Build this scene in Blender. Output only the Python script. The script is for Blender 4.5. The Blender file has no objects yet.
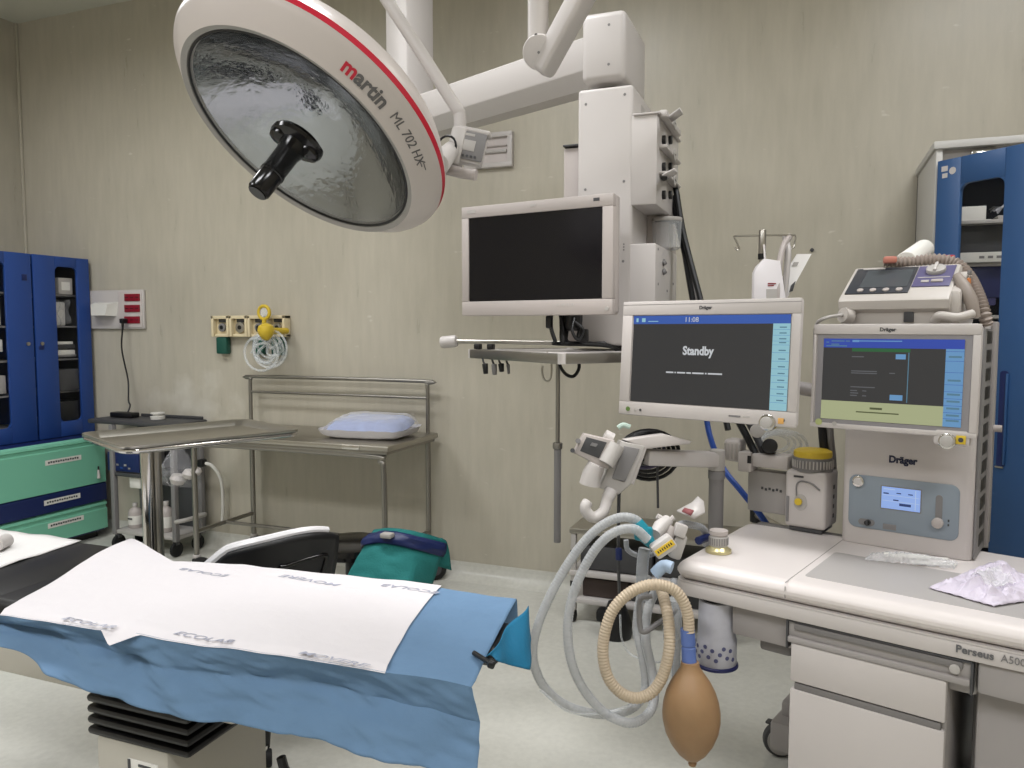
import bpy, bmesh, math, random
from mathutils import Matrix, Vector, noise
random.seed(7)
sc = bpy.context.scene
COL = sc.collection
R = math.radians
V = Vector
# ------------------------------------------------------------------ camera
F, CX, CY, CAMH = 770.0, 512.0, 384.0, 1.5
PITCH, YAW = R(4.1), R(21.3)
fw = V((-math.sin(YAW)*math.cos(PITCH), math.cos(YAW)*math.cos(PITCH), -math.sin(PITCH)))
rt = V((math.cos(YAW), math.sin(YAW), 0))
up = rt.cross(fw)
EYE = V((0, 0, CAMH))
def ray(x, y): return fw + rt*((x-CX)/F) + up*((CY-y)/F)
def at(x, y, t): return EYE + ray(x, y)*t                     # point at a depth
def atz(x, y, z):                                             # point on a level plane
    d = ray(x, y); return EYE + d*((z-CAMH)/d.z)
def aty(x, y, Y):                                             # point on a plane parallel to the back wall
    d = ray(x, y); return EYE + d*(Y/d.y)
cam_d = bpy.data.cameras.new('camera'); cam = bpy.data.objects.new('camera', cam_d); COL.objects.link(cam)
cam.matrix_world = Matrix((( rt.x, up.x, -fw.x, 0), (rt.y, up.y, -fw.y, 0), (rt.z, up.z, -fw.z, CAMH), (0, 0, 0, 1)))
cam_d.sensor_width = 36; cam_d.lens = 36*F/1024; cam_d.clip_start = .05
sc.camera = cam

# ------------------------------------------------------------------ materials
def lin(c):
    def f(v):
        v /= 255.0
        return v/12.92 if v <= .04045 else ((v+.055)/1.055)**2.4
    return (f(c[0]), f(c[1]), f(c[2]), 1)
def mat(name, rgb, rough=.5, metal=0.0, spec=.5, emit=None, es=1.0, bump=0, bscale=60, var=0, vscale=8, trans=0, alpha=1, ior=1.45, coat=0, sub=0, stretch=None):
    m = bpy.data.materials.new(name); m.use_nodes = True
    nt = m.node_tree; b = nt.nodes['Principled BSDF']
    b.inputs['Base Color'].default_value = lin(rgb); b.inputs['Roughness'].default_value = rough
    b.inputs['Metallic'].default_value = metal; b.inputs['Specular IOR Level'].default_value = spec
    b.inputs['Transmission Weight'].default_value = trans; b.inputs['Alpha'].default_value = alpha
    b.inputs['IOR'].default_value = ior; b.inputs['Coat Weight'].default_value = coat
    if sub: b.inputs['Subsurface Weight'].default_value = sub; b.inputs['Subsurface Scale'].default_value = .02
    if emit: b.inputs['Emission Color'].default_value = lin(emit); b.inputs['Emission Strength'].default_value = es
    if bump or var:
        tc = nt.nodes.new('ShaderNodeTexCoord'); mp = nt.nodes.new('ShaderNodeMapping')
        nt.links.new(tc.outputs['Object'], mp.inputs['Vector'])
        if stretch: mp.inputs['Scale'].default_value = stretch
    if bump:
        n = nt.nodes.new('ShaderNodeTexNoise'); n.inputs['Scale'].default_value = bscale; n.inputs['Detail'].default_value = 4
        nt.links.new(mp.outputs['Vector'], n.inputs['Vector'])
        bp = nt.nodes.new('ShaderNodeBump'); bp.inputs['Strength'].default_value = bump; bp.inputs['Distance'].default_value = .01
        nt.links.new(n.outputs['Fac'], bp.inputs['Height']); nt.links.new(bp.outputs['Normal'], b.inputs['Normal'])
    if var:
        n = nt.nodes.new('ShaderNodeTexNoise'); n.inputs['Scale'].default_value = vscale; n.inputs['Detail'].default_value = 5
        nt.links.new(mp.outputs['Vector'], n.inputs['Vector'])
        rp = nt.nodes.new('ShaderNodeValToRGB'); c = lin(rgb)
        rp.color_ramp.elements[0].position = .3; rp.color_ramp.elements[1].position = .7
        rp.color_ramp.elements[0].color = tuple(v*(1-var) for v in c[:3])+(1,)
        rp.color_ramp.elements[1].color = tuple(min(1, v*(1+var)) for v in c[:3])+(1,)
        nt.links.new(n.outputs['Fac'], rp.inputs['Fac']); nt.links.new(rp.outputs['Color'], b.inputs['Base Color'])
    return m
def clearmat(name, rgb, fac, rough=.08, bump=0, bscale=30, spec=1.0, ior=1.45):
    """thin clear plastic or glass: see-through mixed with a glossy coat"""
    m = mat(name, rgb, rough, bump=bump, bscale=bscale); nt = m.node_tree
    b = nt.nodes['Principled BSDF']; out = nt.nodes['Material Output']
    t = nt.nodes.new('ShaderNodeBsdfTransparent'); mx = nt.nodes.new('ShaderNodeMixShader')
    lw = nt.nodes.new('ShaderNodeLayerWeight'); lw.inputs['Blend'].default_value = .5; fr = nt.nodes.new('ShaderNodeMath'); fr.operation = 'POWER'; fr.inputs[1].default_value = 4.5 if ior > 1.3 else 7
    nt.links.new(lw.outputs['Facing'], fr.inputs[0])
    ad = nt.nodes.new('ShaderNodeMath'); ad.operation = 'ADD'; ad.inputs[1].default_value = fac; ad.use_clamp = True
    nt.links.new(fr.outputs[0], ad.inputs[0]); nt.links.new(ad.outputs[0], mx.inputs['Fac'])
    nt.links.new(t.outputs[0], mx.inputs[1]); nt.links.new(b.outputs[0], mx.inputs[2]); nt.links.new(mx.outputs[0], out.inputs['Surface'])
    return m
def glow(name, rgb, s):
    m = bpy.data.materials.new(name); m.use_nodes = True; b = m.node_tree.nodes['Principled BSDF']
    b.inputs['Base Color'].default_value = (0, 0, 0, 1); b.inputs['Roughness'].default_value = .25
    b.inputs['Emission Color'].default_value = lin(rgb); b.inputs['Emission Strength'].default_value = s
    return m

# ------------------------------------------------------------------ mesh builder
class MB:
    def __init__(s, M=None):
        s.bm = bmesh.new(); s.mats = []; s.M = M or Matrix()
    def mi(s, m):
        if m not in s.mats: s.mats.append(m)
        return s.mats.index(m)
    def add(s, verts, faces, m, smooth=True):
        i = s.mi(m); vs = [s.bm.verts.new(s.M @ V(v)) for v in verts]
        out = []
        for f in faces:
            try: q = s.bm.faces.new([vs[k] for k in f])
            except ValueError: continue
            q.material_index = i; q.smooth = smooth; out.append(q)
        return vs, out
    def merge(s, bm2, m, X=None):
        """copy another bmesh in"""
        bm2.verts.ensure_lookup_table(); X = X or Matrix()
        for k, v in enumerate(bm2.verts): v.index = k
        return s.add([X @ v.co for v in bm2.verts], [[v.index for v in f.verts] for f in bm2.faces], m)
    def box(s, c, d, m, bevel=0, seg=2, rot=None):
        b = bmesh.new(); bmesh.ops.create_cube(b, size=1)
        for v in b.verts: v.co = V((v.co.x*d[0], v.co.y*d[1], v.co.z*d[2]))
        if bevel: bmesh.ops.bevel(b, geom=list(b.edges), offset=min(bevel, min(d)*.49), segments=seg, profile=.5, affect='EDGES')
        X = Matrix.Translation(V(c)) @ (rot.to_4x4() if rot else Matrix())
        s.merge(b, m, X); b.free(); return s
    def bb(s, a, b, m, bevel=0, seg=2):
        a, b = V(a), V(b); lo = V(map(min, a, b)); hi = V(map(max, a, b))
        return s.box((lo+hi)/2, hi-lo, m, bevel, seg)
    def cyl(s, p0, p1, r0, m, r1=None, n=20, bevel=0):
        p0, p1 = V(p0), V(p1); r1 = r0 if r1 is None else r1; L = (p1-p0).length
        if bevel: prof = [(0, 0), (r0-bevel, 0), (r0-bevel*.3, bevel*.3), (r0, bevel), (r1, L-bevel), (r1-bevel*.3, L-bevel*.3), (r1-bevel, L), (0, L)]
        else: prof = [(0, 0), (r0, 0), (r1, L), (0, L)]
        return s.lathe(prof, p0, p1-p0, m, n)
    def lathe(s, prof, o, axis, m, n=24, mats=None, sx=1.0, xdir=None):
        z = V(axis).normalized(); t = V(xdir) if xdir else (V((0, 0, 1)) if abs(z.z) < .9 else V((1, 0, 0)))
        x = (t - z*t.dot(z)).normalized(); y = z.cross(x); o = V(o); vs = []; fs = []; idx = []
        for (r, h) in prof:
            if r < 1e-6: idx.append([len(vs)]); vs.append(o+z*h)
            else:
                idx.append(list(range(len(vs), len(vs)+n)))
                for k in range(n):
                    a = 2*math.pi*k/n; vs.append(o + z*h + x*(r*sx*math.cos(a)) + y*(r*math.sin(a)))
        verts = [s.bm.verts.new(s.M @ v) for v in vs]
        for j in range(len(prof)-1):
            A, B = idx[j], idx[j+1]; mm = mats[j] if mats else m; i = s.mi(mm)
            for k in range(n):
                a0, a1 = A[k % len(A)], A[(k+1) % len(A)]; b0, b1 = B[k % len(B)], B[(k+1) % len(B)]
                q = []
                for w in (a0, a1, b1, b0):
                    if w not in q: q.append(w)
                if len(q) < 3: continue
                try: f = s.bm.faces.new([verts[w] for w in q]); f.material_index = i; f.smooth = True
                except ValueError: pass
        return s
    def tube(s, pts, r, m, n=10, closed=False, smooth=0, rib=0, ribp=.012, caps=True):
        P = [V(p) for p in pts]
        if smooth: P = spline(P, smooth, closed)
        if rib:
            P = resample(P, ribp/4, closed)
        N = len(P); vs = []; fs = []
        T = []
        for i in range(N):
            a = P[(i-1) % N] if closed or i > 0 else P[i]; b = P[(i+1) % N] if closed or i < N-1 else P[i]
            T.append((b-a).normalized())
        x = T[0].orthogonal().normalized()
        for i in range(N):
            x = (x - T[i]*x.dot(T[i])).normalized(); y = T[i].cross(x)
            rr = r[i] if isinstance(r, (list, tuple)) else r
            if rib: rr = rr*(1+rib*(1, .3, -1, .3)[i % 4])
            for k in range(n):
                a = 2*math.pi*k/n; vs.append(P[i]+x*(rr*math.cos(a))+y*(rr*math.sin(a)))
        for i in range(N if closed else N-1):
            j = (i+1) % N
            for k in range(n): fs.append((i*n+k, i*n+(k+1) % n, j*n+(k+1) % n, j*n+k))
        if caps and not closed: fs.append(tuple(range(n))[::-1]); fs.append(tuple((N-1)*n+k for k in range(n)))
        s.add(vs, fs, m); return s
    def prism(s, outline, X, depth, m, bevel=0, seg=2):
        """closed 2D outline in local xy pushed along local z by depth, then placed by X"""
        b = bmesh.new(); vs = [b.verts.new((p[0], p[1], 0)) for p in outline]; f = b.faces.new(vs)
        r = bmesh.ops.extrude_face_region(b, geom=[f]); nv = [g for g in r['geom'] if isinstance(g, bmesh.types.BMVert)]
        for v in nv: v.co.z += depth
        bmesh.ops.recalc_face_normals(b, faces=list(b.faces))
        if bevel:
            ed = [e for e in b.edges if abs(e.verts[0].co.z-e.verts[1].co.z) < 1e-6]
            bmesh.ops.bevel(b, geom=ed, offset=bevel, segments=seg, profile=.5, affect='EDGES')
        s.merge(b, m, X); b.free(); return s
    def quad(s, a, b, c, d, m): s.add([a, b, c, d], [(0, 1, 2, 3)], m); return s
    def grid(s, fn, nu, nv, m, thick=0):
        vs = [fn(i/nu, j/nv) for i in range(nu+1) for j in range(nv+1)]
        fs = [(i*(nv+1)+j, (i+1)*(nv+1)+j, (i+1)*(nv+1)+j+1, i*(nv+1)+j+1) for i in range(nu) for j in range(nv)]
        s.add(vs, fs, m); return s
    def text(s, body, X, size, m, fn=None, extrude=.0006, bold=0, align='CENTER', sx=1.0, shear=0):
        c = bpy.data.curves.new('lettering', 'FONT'); c.body = body; c.size = size; c.align_x = align; c.align_y = 'CENTER'
        c.extrude = extrude; c.offset = bold*size; c.shear = shear; c.resolution_u = 3
        o = bpy.data.objects.new('lettering', c); COL.objects.link(o)
        dg = bpy.context.evaluated_depsgraph_get(); me = bpy.data.meshes.new_from_object(o.evaluated_get(dg))
        vs = [V((v.co.x*sx, v.co.y, v.co.z)) for v in me.vertices]
        vs = [V(fn(v)) for v in vs] if fn else [X @ v for v in vs]
        s.add(vs, [tuple(p.vertices) for p in me.polygons], m, False)
        bpy.data.objects.remove(o); bpy.data.curves.remove(c); bpy.data.meshes.remove(me); return s
    def build(s, name, parent=None, solid=0, sub=0, flip=False, angle=40, kind=None):
        me = bpy.data.meshes.new(name)
        if not flip: bmesh.ops.recalc_face_normals(s.bm, faces=list(s.bm.faces))
        o = bpy.data.objects.new(name, me); COL.objects.link(o)
        off = V((0, 0, 0))
        if parent is not None:
            o.parent = parent; off = wl(parent)
        else:
            lo = [min(v.co[k] for v in s.bm.verts) for k in range(3)]; hi = [max(v.co[k] for v in s.bm.verts) for k in range(3)]
            off = V(((lo[0]+hi[0])/2, (lo[1]+hi[1])/2, lo[2])); o.location = off
        for v in s.bm.verts: v.co -= off
        s.bm.to_mesh(me); s.bm.free()
        for m in s.mats: me.materials.append(m)
        me.set_sharp_from_angle(angle=R(angle))
        if solid:
            md = o.modifiers.new('solid', 'SOLIDIFY'); md.thickness = solid; md.offset = -1
        if sub:
            md = o.modifiers.new('sub', 'SUBSURF'); md.levels = sub; md.render_levels = sub
        if kind: o['kind'] = kind
        return o
def wl(o):
    l = V(o.location)
    while o.parent is not None: o = o.parent; l += V(o.location)
    return l
def spline(P, k, closed=False):
    out = []; N = len(P)
    for i in range(N if closed else N-1):
        if closed: p0, p1, p2, p3 = P[(i-1) % N], P[i], P[(i+1) % N], P[(i+2) % N]
        else: p1, p2 = P[i], P[i+1]; p0 = P[i-1] if i else p1*2-p2; p3 = P[i+2] if i+2 < N else p2*2-p1
        for j in range(k):
            t = j/k
            out.append(.5*((2*p1)+(p2-p0)*t+(2*p0-5*p1+4*p2-p3)*t*t+(3*p1-p0-3*p2+p3)*t**3))
    if not closed: out.append(P[-1])
    return out
def resample(P, d, closed=False):
    Q = P+[P[0]] if closed else P; out = [Q[0]]; acc = 0
    for a, b in zip(Q, Q[1:]):
        L = (b-a).length; pos = d-acc
        while pos <= L: out.append(a.lerp(b, pos/L)); pos += d
        acc = L-(pos-d)
    return out
def rrect(w, h, r, n=4, cx=0, cy=0):
    out = []
    for (sx, sy, a0) in ((1, 1, 0), (-1, 1, 90), (-1, -1, 180), (1, -1, 270)):
        for k in range(n+1):
            a = R(a0+90*k/n); out.append((cx+sx*(w/2-r)+r*math.cos(a), cy+sy*(h/2-r)+r*math.sin(a)))
    return out
def frame(o, x, y, z=None):
    x = V(x).normalized(); y = V(y); y = (y-x*y.dot(x)).normalized(); z = x.cross(y); o = V(o)
    return Matrix(((x.x, y.x, z.x, o.x), (x.y, y.y, z.y, o.y), (x.z, y.z, z.z, o.z), (0, 0, 0, 1)))
def tag(o, label, cat, group=None):
    o['label'] = label; o['category'] = cat
    if group: o['group'] = group
    return o
def thing(name, label, cat, loc, group=None):
    o = bpy.data.objects.new(name, None); COL.objects.link(o); o.location = V(loc); o.empty_display_size = .05
    return tag(o, label, cat, group)
def copy_thing(root, loc, label, group=None, rotz=None):
    r = root.copy(); COL.objects.link(r); r.location = V(loc); r['label'] = label
    if group: r['group'] = group
    if rotz is not None: r.rotation_euler.z = rotz
    for ch in list(root.children):
        c = ch.copy(); COL.objects.link(c); c.parent = r
        for g in list(ch.children):
            d = g.copy(); COL.objects.link(d); d.parent = c
    return r
X3, Y3, Z3 = V((1, 0, 0)), V((0, 1, 0)), V((0, 0, 1))
# ------------------------------------------------------------------ palette
white = mat('white_enamel', (188, 183, 180), .38)
white_shiny = mat('white_plastic', (192, 184, 181), .3)
offwhite = mat('offwhite_plastic', (172, 164, 160), .42)
lgrey = mat('light_grey_plastic', (172, 168, 164), .45)
mgrey = mat('mid_grey_plastic', (122, 120, 120), .5)
dgrey = mat('dark_grey_plastic', (66, 66, 68), .5)
black = mat('black_plastic', (20, 20, 22), .4)
gblack = mat('glossy_black', (10, 9, 11), .16)
rubber = mat('black_rubber', (16, 16, 17), .65)
steel = mat('stainless_steel', (176, 172, 164), .32, 1.0, bump=.03, bscale=40, stretch=(1, 12, 12))
chrome = mat('chrome', (205, 203, 200), .14, 1.0)
brushed = mat('brushed_steel', (150, 147, 141), .36, 1.0)
blue_cab = mat('blue_cabinet_paint', (34, 66, 132), .42)
navy = mat('navy_drawer', (22, 36, 84), .4)
mint = mat('mint_drawer', (118, 184, 158), .42)
mint_dark = mat('mint_groove', (82, 140, 118), .5)
teal = mat('teal_cloth', (34, 116, 114), .85, bump=.25, bscale=120)
teal_blue = mat('teal_sheet', (16, 104, 140), .7, bump=.15, bscale=80)
red = mat('red_plastic', (128, 18, 36), .4)
yellow = mat('yellow_plastic', (205, 176, 50), .45)
labelw = mat('label_paper', (216, 214, 208), .7)
ink = mat('ink', (40, 42, 48), .7)
cream = mat('cream_plastic', (214, 200, 166), .5)
greenp = mat('green_plastic', (24, 78, 66), .5)
glassm = clearmat('window_glass', (210, 215, 215), .005, .05, ior=1.18)
film = clearmat('clear_film', (240, 240, 245), .12, .18, bump=.6, bscale=70)
clearp = clearmat('clear_plastic', (228, 232, 234), .30, .15)
hosem = clearmat('hose_plastic', (214, 216, 216), .62, .3)

def wall_material():
    m = mat('marbled_wall', (170, 163, 141), .3, spec=.5); nt = m.node_tree; b = nt.nodes['Principled BSDF']
    tc = nt.nodes.new('ShaderNodeTexCoord'); mp = nt.nodes.new('ShaderNodeMapping'); mp.inputs['Scale'].default_value = (6, 6, .9)
    nt.links.new(tc.outputs['Object'], mp.inputs['Vector'])
    n = nt.nodes.new('ShaderNodeTexNoise'); n.inputs['Scale'].default_value = 3.2; n.inputs['Detail'].default_value = 7; n.inputs['Roughness'].default_value = .62
    nt.links.new(mp.outputs['Vector'], n.inputs['Vector'])
    rp = nt.nodes.new('ShaderNodeValToRGB'); e = rp.color_ramp.elements
    e[0].position = .15; e[0].color = lin((173, 167, 153)); e[1].position = .85; e[1].color = lin((190, 184, 169))
    nt.links.new(n.outputs['Fac'], rp.inputs['Fac'])
    # large soft patches, and a scuffed pale smear low on the wall
    n2 = nt.nodes.new('ShaderNodeTexNoise'); n2.inputs['Scale'].default_value = .9; n2.inputs['Detail'].default_value = 3
    nt.links.new(tc.outputs['Object'], n2.inputs['Vector'])
    mx = nt.nodes.new('ShaderNodeMix'); mx.data_type = 'RGBA'; mx.blend_type = 'MULTIPLY'
    r2 = nt.nodes.new('ShaderNodeValToRGB'); r2.color_ramp.elements[0].color = (.90, .90, .89, 1); r2.color_ramp.elements[1].color = (1, 1, 1, 1)
    r2.color_ramp.elements[0].position = .35; r2.color_ramp.elements[1].position = .6
    nt.links.new(n2.outputs['Fac'], r2.inputs['Fac']); mx.inputs['Factor'].default_value = 1
    nt.links.new(rp.outputs['Color'], mx.inputs[6]); nt.links.new(r2.outputs['Color'], mx.inputs[7])
    # pale scuffed patch low on the left of the back wall and scattered specks
    mp3 = nt.nodes.new('ShaderNodeMapping'); mp3.inputs['Location'].default_value = (2.40, 0, -1.65); mp3.inputs['Scale'].default_value = (1, 0, 1.7)
    nt.links.new(tc.outputs['Object'], mp3.inputs['Vector'])
    ln = nt.nodes.new('ShaderNodeVectorMath'); ln.operation = 'LENGTH'; nt.links.new(mp3.outputs['Vector'], ln.inputs[0])
    n3 = nt.nodes.new('ShaderNodeTexNoise'); n3.inputs['Scale'].default_value = 7; n3.inputs['Detail'].default_value = 6; nt.links.new(tc.outputs['Object'], n3.inputs['Vector'])
    ad = nt.nodes.new('ShaderNodeMath'); ad.operation = 'SUBTRACT'; nt.links.new(n3.outputs['Fac'], ad.inputs[0]); nt.links.new(ln.outputs['Value'], ad.inputs[1])
    r3 = nt.nodes.new('ShaderNodeMapRange'); r3.inputs[1].default_value = .12; r3.inputs[2].default_value = .5; r3.inputs[4].default_value = .7
    nt.links.new(ad.outputs[0], r3.inputs[0])
    n4 = nt.nodes.new('ShaderNodeTexNoise'); n4.inputs['Scale'].default_value = 9; n4.inputs['Detail'].default_value = 2
    mp4 = nt.nodes.new('ShaderNodeMapping'); mp4.inputs['Scale'].default_value = (1, 1, 2.2); nt.links.new(tc.outputs['Object'], mp4.inputs['Vector']); nt.links.new(mp4.outputs['Vector'], n4.inputs['Vector'])
    r4 = nt.nodes.new('ShaderNodeMapRange'); r4.inputs[1].default_value = .74; r4.inputs[2].default_value = .80; r4.inputs[4].default_value = .6; nt.links.new(n4.outputs['Fac'], r4.inputs[0])
    ad2 = nt.nodes.new('ShaderNodeMath'); ad2.operation = 'MAXIMUM'; nt.links.new(r3.outputs[0], ad2.inputs[0]); nt.links.new(r4.outputs[0], ad2.inputs[1])
    m3 = nt.nodes.new('ShaderNodeMix'); m3.data_type = 'RGBA'; m3.inputs[7].default_value = lin((206, 203, 193)); nt.links.new(ad2.outputs[0], m3.inputs['Factor']); nt.links.new(mx.outputs[2], m3.inputs[6])
    nt.links.new(m3.outputs[2], b.inputs['Base Color'])
    rr = nt.nodes.new('ShaderNodeMapRange'); rr.inputs[1].default_value = .3; rr.inputs[2].default_value = .7; rr.inputs[3].default_value = .27; rr.inputs[4].default_value = .35; nt.links.new(n.outputs['Fac'], rr.inputs[0]); nt.links.new(rr.outputs[0], b.inputs['Roughness'])
    bp = nt.nodes.new('ShaderNodeBump'); bp.inputs['Strength'].default_value = .04; bp.inputs['Distance'].default_value = .005
    nt.links.new(n.outputs['Fac'], bp.inputs['Height']); nt.links.new(bp.outputs['Normal'], b.inputs['Normal'])
    return m
wallm = wall_material()
floorm = mat('vinyl_floor', (200, 199, 191), .24, spec=.5, var=.05, vscale=45, bump=.02, bscale=12)
ceilm = mat('ceiling_paint', (196, 196, 182), .7)
scuff = clearmat('wall_scuff', (205, 203, 192), .10, .6)

# ------------------------------------------------------------------ the room
WX0, WX1, WY0, WY1, CH = -5.55, 2.3, -2.2, 4.14, 3.75
b = MB(); b.bb((WX0, WY1, 0), (WX1, WY1+.12, CH), wallm)
wb = b.build('wall_back', kind='structure')
b = MB(); b.bb((WX0-.12, WY0, 0), (WX0, WY1, CH), wallm); b.build('wall_left', kind='structure')
b = MB(); b.bb((WX1, WY0, 0), (WX1+.12, WY1, CH), wallm); b.build('wall_right', kind='structure')
b = MB(); b.bb((WX0, WY0-.12, 0), (WX1, WY0, CH), wallm); b.build('wall_front', kind='structure')
b = MB(); b.bb((WX0-.12, WY0-.12, -.1), (WX1+.12, WY1+.12, 0), floorm); b.build('floor', kind='structure')
b = MB(); b.bb((WX0-.12, WY0-.12, CH), (WX1+.12, WY1+.12, CH+.1), ceilm); b.build('ceiling', kind='structure')
# vinyl coved skirting: the floor sheet curls up the wall
def cove(name, a, c, inn):
    a, c, inn = V(a), V(c), V(inn); prof = [(.0, .10), (.004, .10), (.004, .075)]
    for k in range(7):
        t = R(90*k/6); prof.append((.004+.07*(1-math.cos(t)), .075*(1-math.sin(t))+.001))
    prof.append((.075, 0)); prof.append((0, 0))
    b = MB(); n = len(prof); vs = []
    for e in (a, c):
        for (d, h) in prof: vs.append(e+inn*d+Z3*h)
    b.add(vs, [(k, (k+1) % n, n+(k+1) % n, n+k) for k in range(n)], floorm)
    b.build(name, kind='structure')
cove('baseboard_back', (WX0, WY1, 0), (WX1, WY1, 0), (0, -1, 0))
cove('baseboard_left', (WX0, WY0, 0), (WX0, WY1, 0), (1, 0, 0))
# thin cover strip down the far corner
b = MB(); b.bb((WX0, WY1-.02, 0.1), (WX0+.02, WY1, CH), wallm, .006); b.build('trim_1', kind='structure')

# ceiling luminaires
lampm = glow('luminaire_diffuser', (255, 250, 240), 5.0)
LIGHTS = [(-4.0, 2.1), (-1.6, 2.1), (1.05, 2.15), (-4.0, -.5), (-1.5, -.6), (1.0, -.6)]
POWER = 64
for i, (x, y) in enumerate(LIGHTS):
    t = thing('ceiling_light', 'recessed rectangular ceiling light panel above the room', 'ceiling light', (x, y, CH-.03), 'ceiling light panels')
    b = MB()
    for (sx, sy, w, d) in ((0, -.31, 1.3, .04), (0, .31, 1.3, .04), (-.63, 0, .04, .58), (.63, 0, .04, .58)):
        b.box((x+sx, y+sy, CH-.0125), (w, d, .025), white, .004)
    b.build('frame', t)
    b = MB(); b.box((x, y, CH-.006), (1.22, .58, .012), lampm); b.build('diffuser', t)
    L = bpy.data.lights.new('luminaire', 'AREA'); L.shape = 'RECTANGLE'; L.size = 1.2; L.size_y = .56; L.energy = POWER*(.86 if y > 0 else 1.12)
    L.color = (.95, .965, 1); L.spread = R(165)
    lo = bpy.data.objects.new('luminaire', L); COL.objects.link(lo); lo.location = (x, y, CH-.02)
sc.view_settings.view_transform = 'Standard'; sc.view_settings.look = 'None'; sc.view_settings.gamma = 1
sc.view_settings.exposure = -.60; sc.view_settings.use_curve_mapping = False
w = bpy.data.worlds.new('world'); sc.world = w; w.use_nodes = True
w.node_tree.nodes['Background'].inputs[0].default_value = (.6, .62, .65, 1); w.node_tree.nodes['Background'].inputs[1].default_value = .3
sc.cycles.use_denoising = True
sc.cycles.max_bounces = 10; sc.cycles.transparent_max_bounces = 24
# ================================================================== blue wall cabinet over the drawers (stands along the left wall)
FX, Y0c, Y1c, Zb, Zt = -4.88, 3.26, 4.11, .745, 2.0
t = thing('wall_cabinet', 'tall blue two-door cabinet with narrow windows above the green drawers', 'cabinet', (-5.1, 3.68, Zb))
b = MB()
b.bb((-5.45, Y0c, Zb), (-5.43, Y1c, Zt), black); b.bb((-5.43, Y0c+.02, Zb+.02), (-5.428, Y1c-.02, Zt-.02), black); b.bb((-5.43, Y1c-.024, Zb+.02), (FX-.03, Y1c-.019, Zt-.02), dgrey); b.bb((-5.45, Y0c, Zb), (FX-.02, Y0c+.02, Zt), blue_cab, .003); b.bb((-5.45, Y1c-.02, Zb), (FX-.02, Y1c, Zt), blue_cab, .003)
b.bb((-5.45, Y0c, Zb), (FX-.02, Y1c, Zb+.02), blue_cab); b.bb((-5.45, Y0c, Zt-.02), (FX-.02, Y1c, Zt), blue_cab)
b.bb((-5.43, 3.665, Zb), (FX-.03, 3.685, Zt), blue_cab); b.build('body', t)
SH = [.84, 1.06, 1.29, 1.52, 1.74]
for z in SH:
    b = MB(); b.bb((-5.43, Y0c+.02, z-.012), (FX-.05, Y1c-.02, z), mgrey, .002); b.build('shelf', t)
for (ya, yb, wa, wbb, hy) in ((Y0c, 3.665, 3.31, 3.485, 3.62), (3.68, Y1c, 3.84, 4.01, 3.72)):
    b = MB(); x0, x1 = FX-.02, FX
    b.bb((x0, ya, Zb), (x1, wa, Zt), blue_cab, .003); b.bb((x0, wbb, Zb), (x1, yb, Zt), blue_cab, .003)
    b.bb((x0, wa, 1.93), (x1, wbb, Zt), blue_cab, .003); b.bb((x0, wa, Zb), (x1, wbb, .85), blue_cab, .003)
    for zc, s in ((1.93, -1), (.85, 1)):                            # rounded window corners
        for yc, sy in ((wa, 1), (wbb, -1)):
            pts = [(0, 0)]+[(.035-.035*math.sin(R(a)), .035-.035*math.cos(R(a))) for a in range(0, 91, 18)]
            b.prism([(p[0]*sy, p[1]*s) for p in pts], frame((x0+.001, yc, zc), (0, 1, 0), (0, 0, 1)), .018, blue_cab)
    d = b.build('door', t)
    g = MB(); g.bb((x0+.006, wa-.004, .845), (x0+.011, wbb+.004, 1.935), glassm); g.build('window_pane', d)
    h = MB(); h.bb((x1-.002, hy-.022, 1.82 if ya == Y0c else 1.36), (x1+.004, hy+.012, 1.86 if ya == Y0c else 1.385), navy, .002)
    h.build('latch_plate', d); h = MB(); h.cyl((x1, hy, 1.40), (x1+.01, hy, 1.40), .012, steel); h.build('lock', d)
# things on its shelves, seen through the windows
def carton(c, d, m, label, name='supply_box', lab=None):
    b = MB(); b.box(c, d, m, .004)
    if lab: b.box((c[0]+d[0]/2+.0008, c[1], c[2]), (.001, d[1]*.6, d[2]*.5), lab)
    o = b.build(name); tag(o, label, 'box', 'supplies in the blue cabinets'); return o
carton((-5.0, 3.95, 1.80), (.16, .11, .115), lgrey, 'grey box with white label on upper shelf of blue cabinet', lab=labelw)
b = MB(); b.grid(lambda u, v: (-4.955+.015*math.sin(9*v)+.02*math.sin(7*u), 3.86+.13*u, 1.525+.17*v+.012*math.sin(8*u)), 10, 10, film); b.bb((-5.05, 3.85, 1.521), (-4.975, 3.985, 1.69), labelw, .01)
tag(b.build('plastic_packet'), 'clear wrapped packet standing on middle shelf behind right cabinet window', 'packet', 'supplies in the blue cabinets')
carton((-5.0, 3.93, 1.333), (.16, .15, .035), labelw, 'flat white pack directly above another white pack on cabinet shelf')
carton((-5.0, 3.935, 1.310), (.16, .16, .018), mgrey, 'thin grey folder beneath the flat white packs in cabinet')
carton((-5.0, 3.93, 1.40), (.15, .13, .02), labelw, 'small white pack lying topmost of the cabinet stack')
carton((-5.0, 3.93, 1.375), (.16, .15, .03), dgrey, 'dark pack between white packs on the cabinet shelf')
carton((-5.0, 3.93, 1.14), (.2, .16, .15), dgrey, 'dark ribbed box on second shelf behind right window')
carton((-5.0, 3.93, .92), (.2, .15, .14), black, 'black box on lowest shelf behind right cabinet window')
carton((-5.0, 3.40, 1.62), (.15, .15, .19), labelw, 'white box on shelf behind left cabinet window, below top shelf')
carton((-5.0, 3.40, 1.39), (.15, .16, .08), labelw, 'white box on middle shelf behind left cabinet window')
carton((-5.0, 3.41, 1.135), (.15, .16, .12), lgrey, 'light grey box on second shelf behind left cabinet window')

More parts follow.
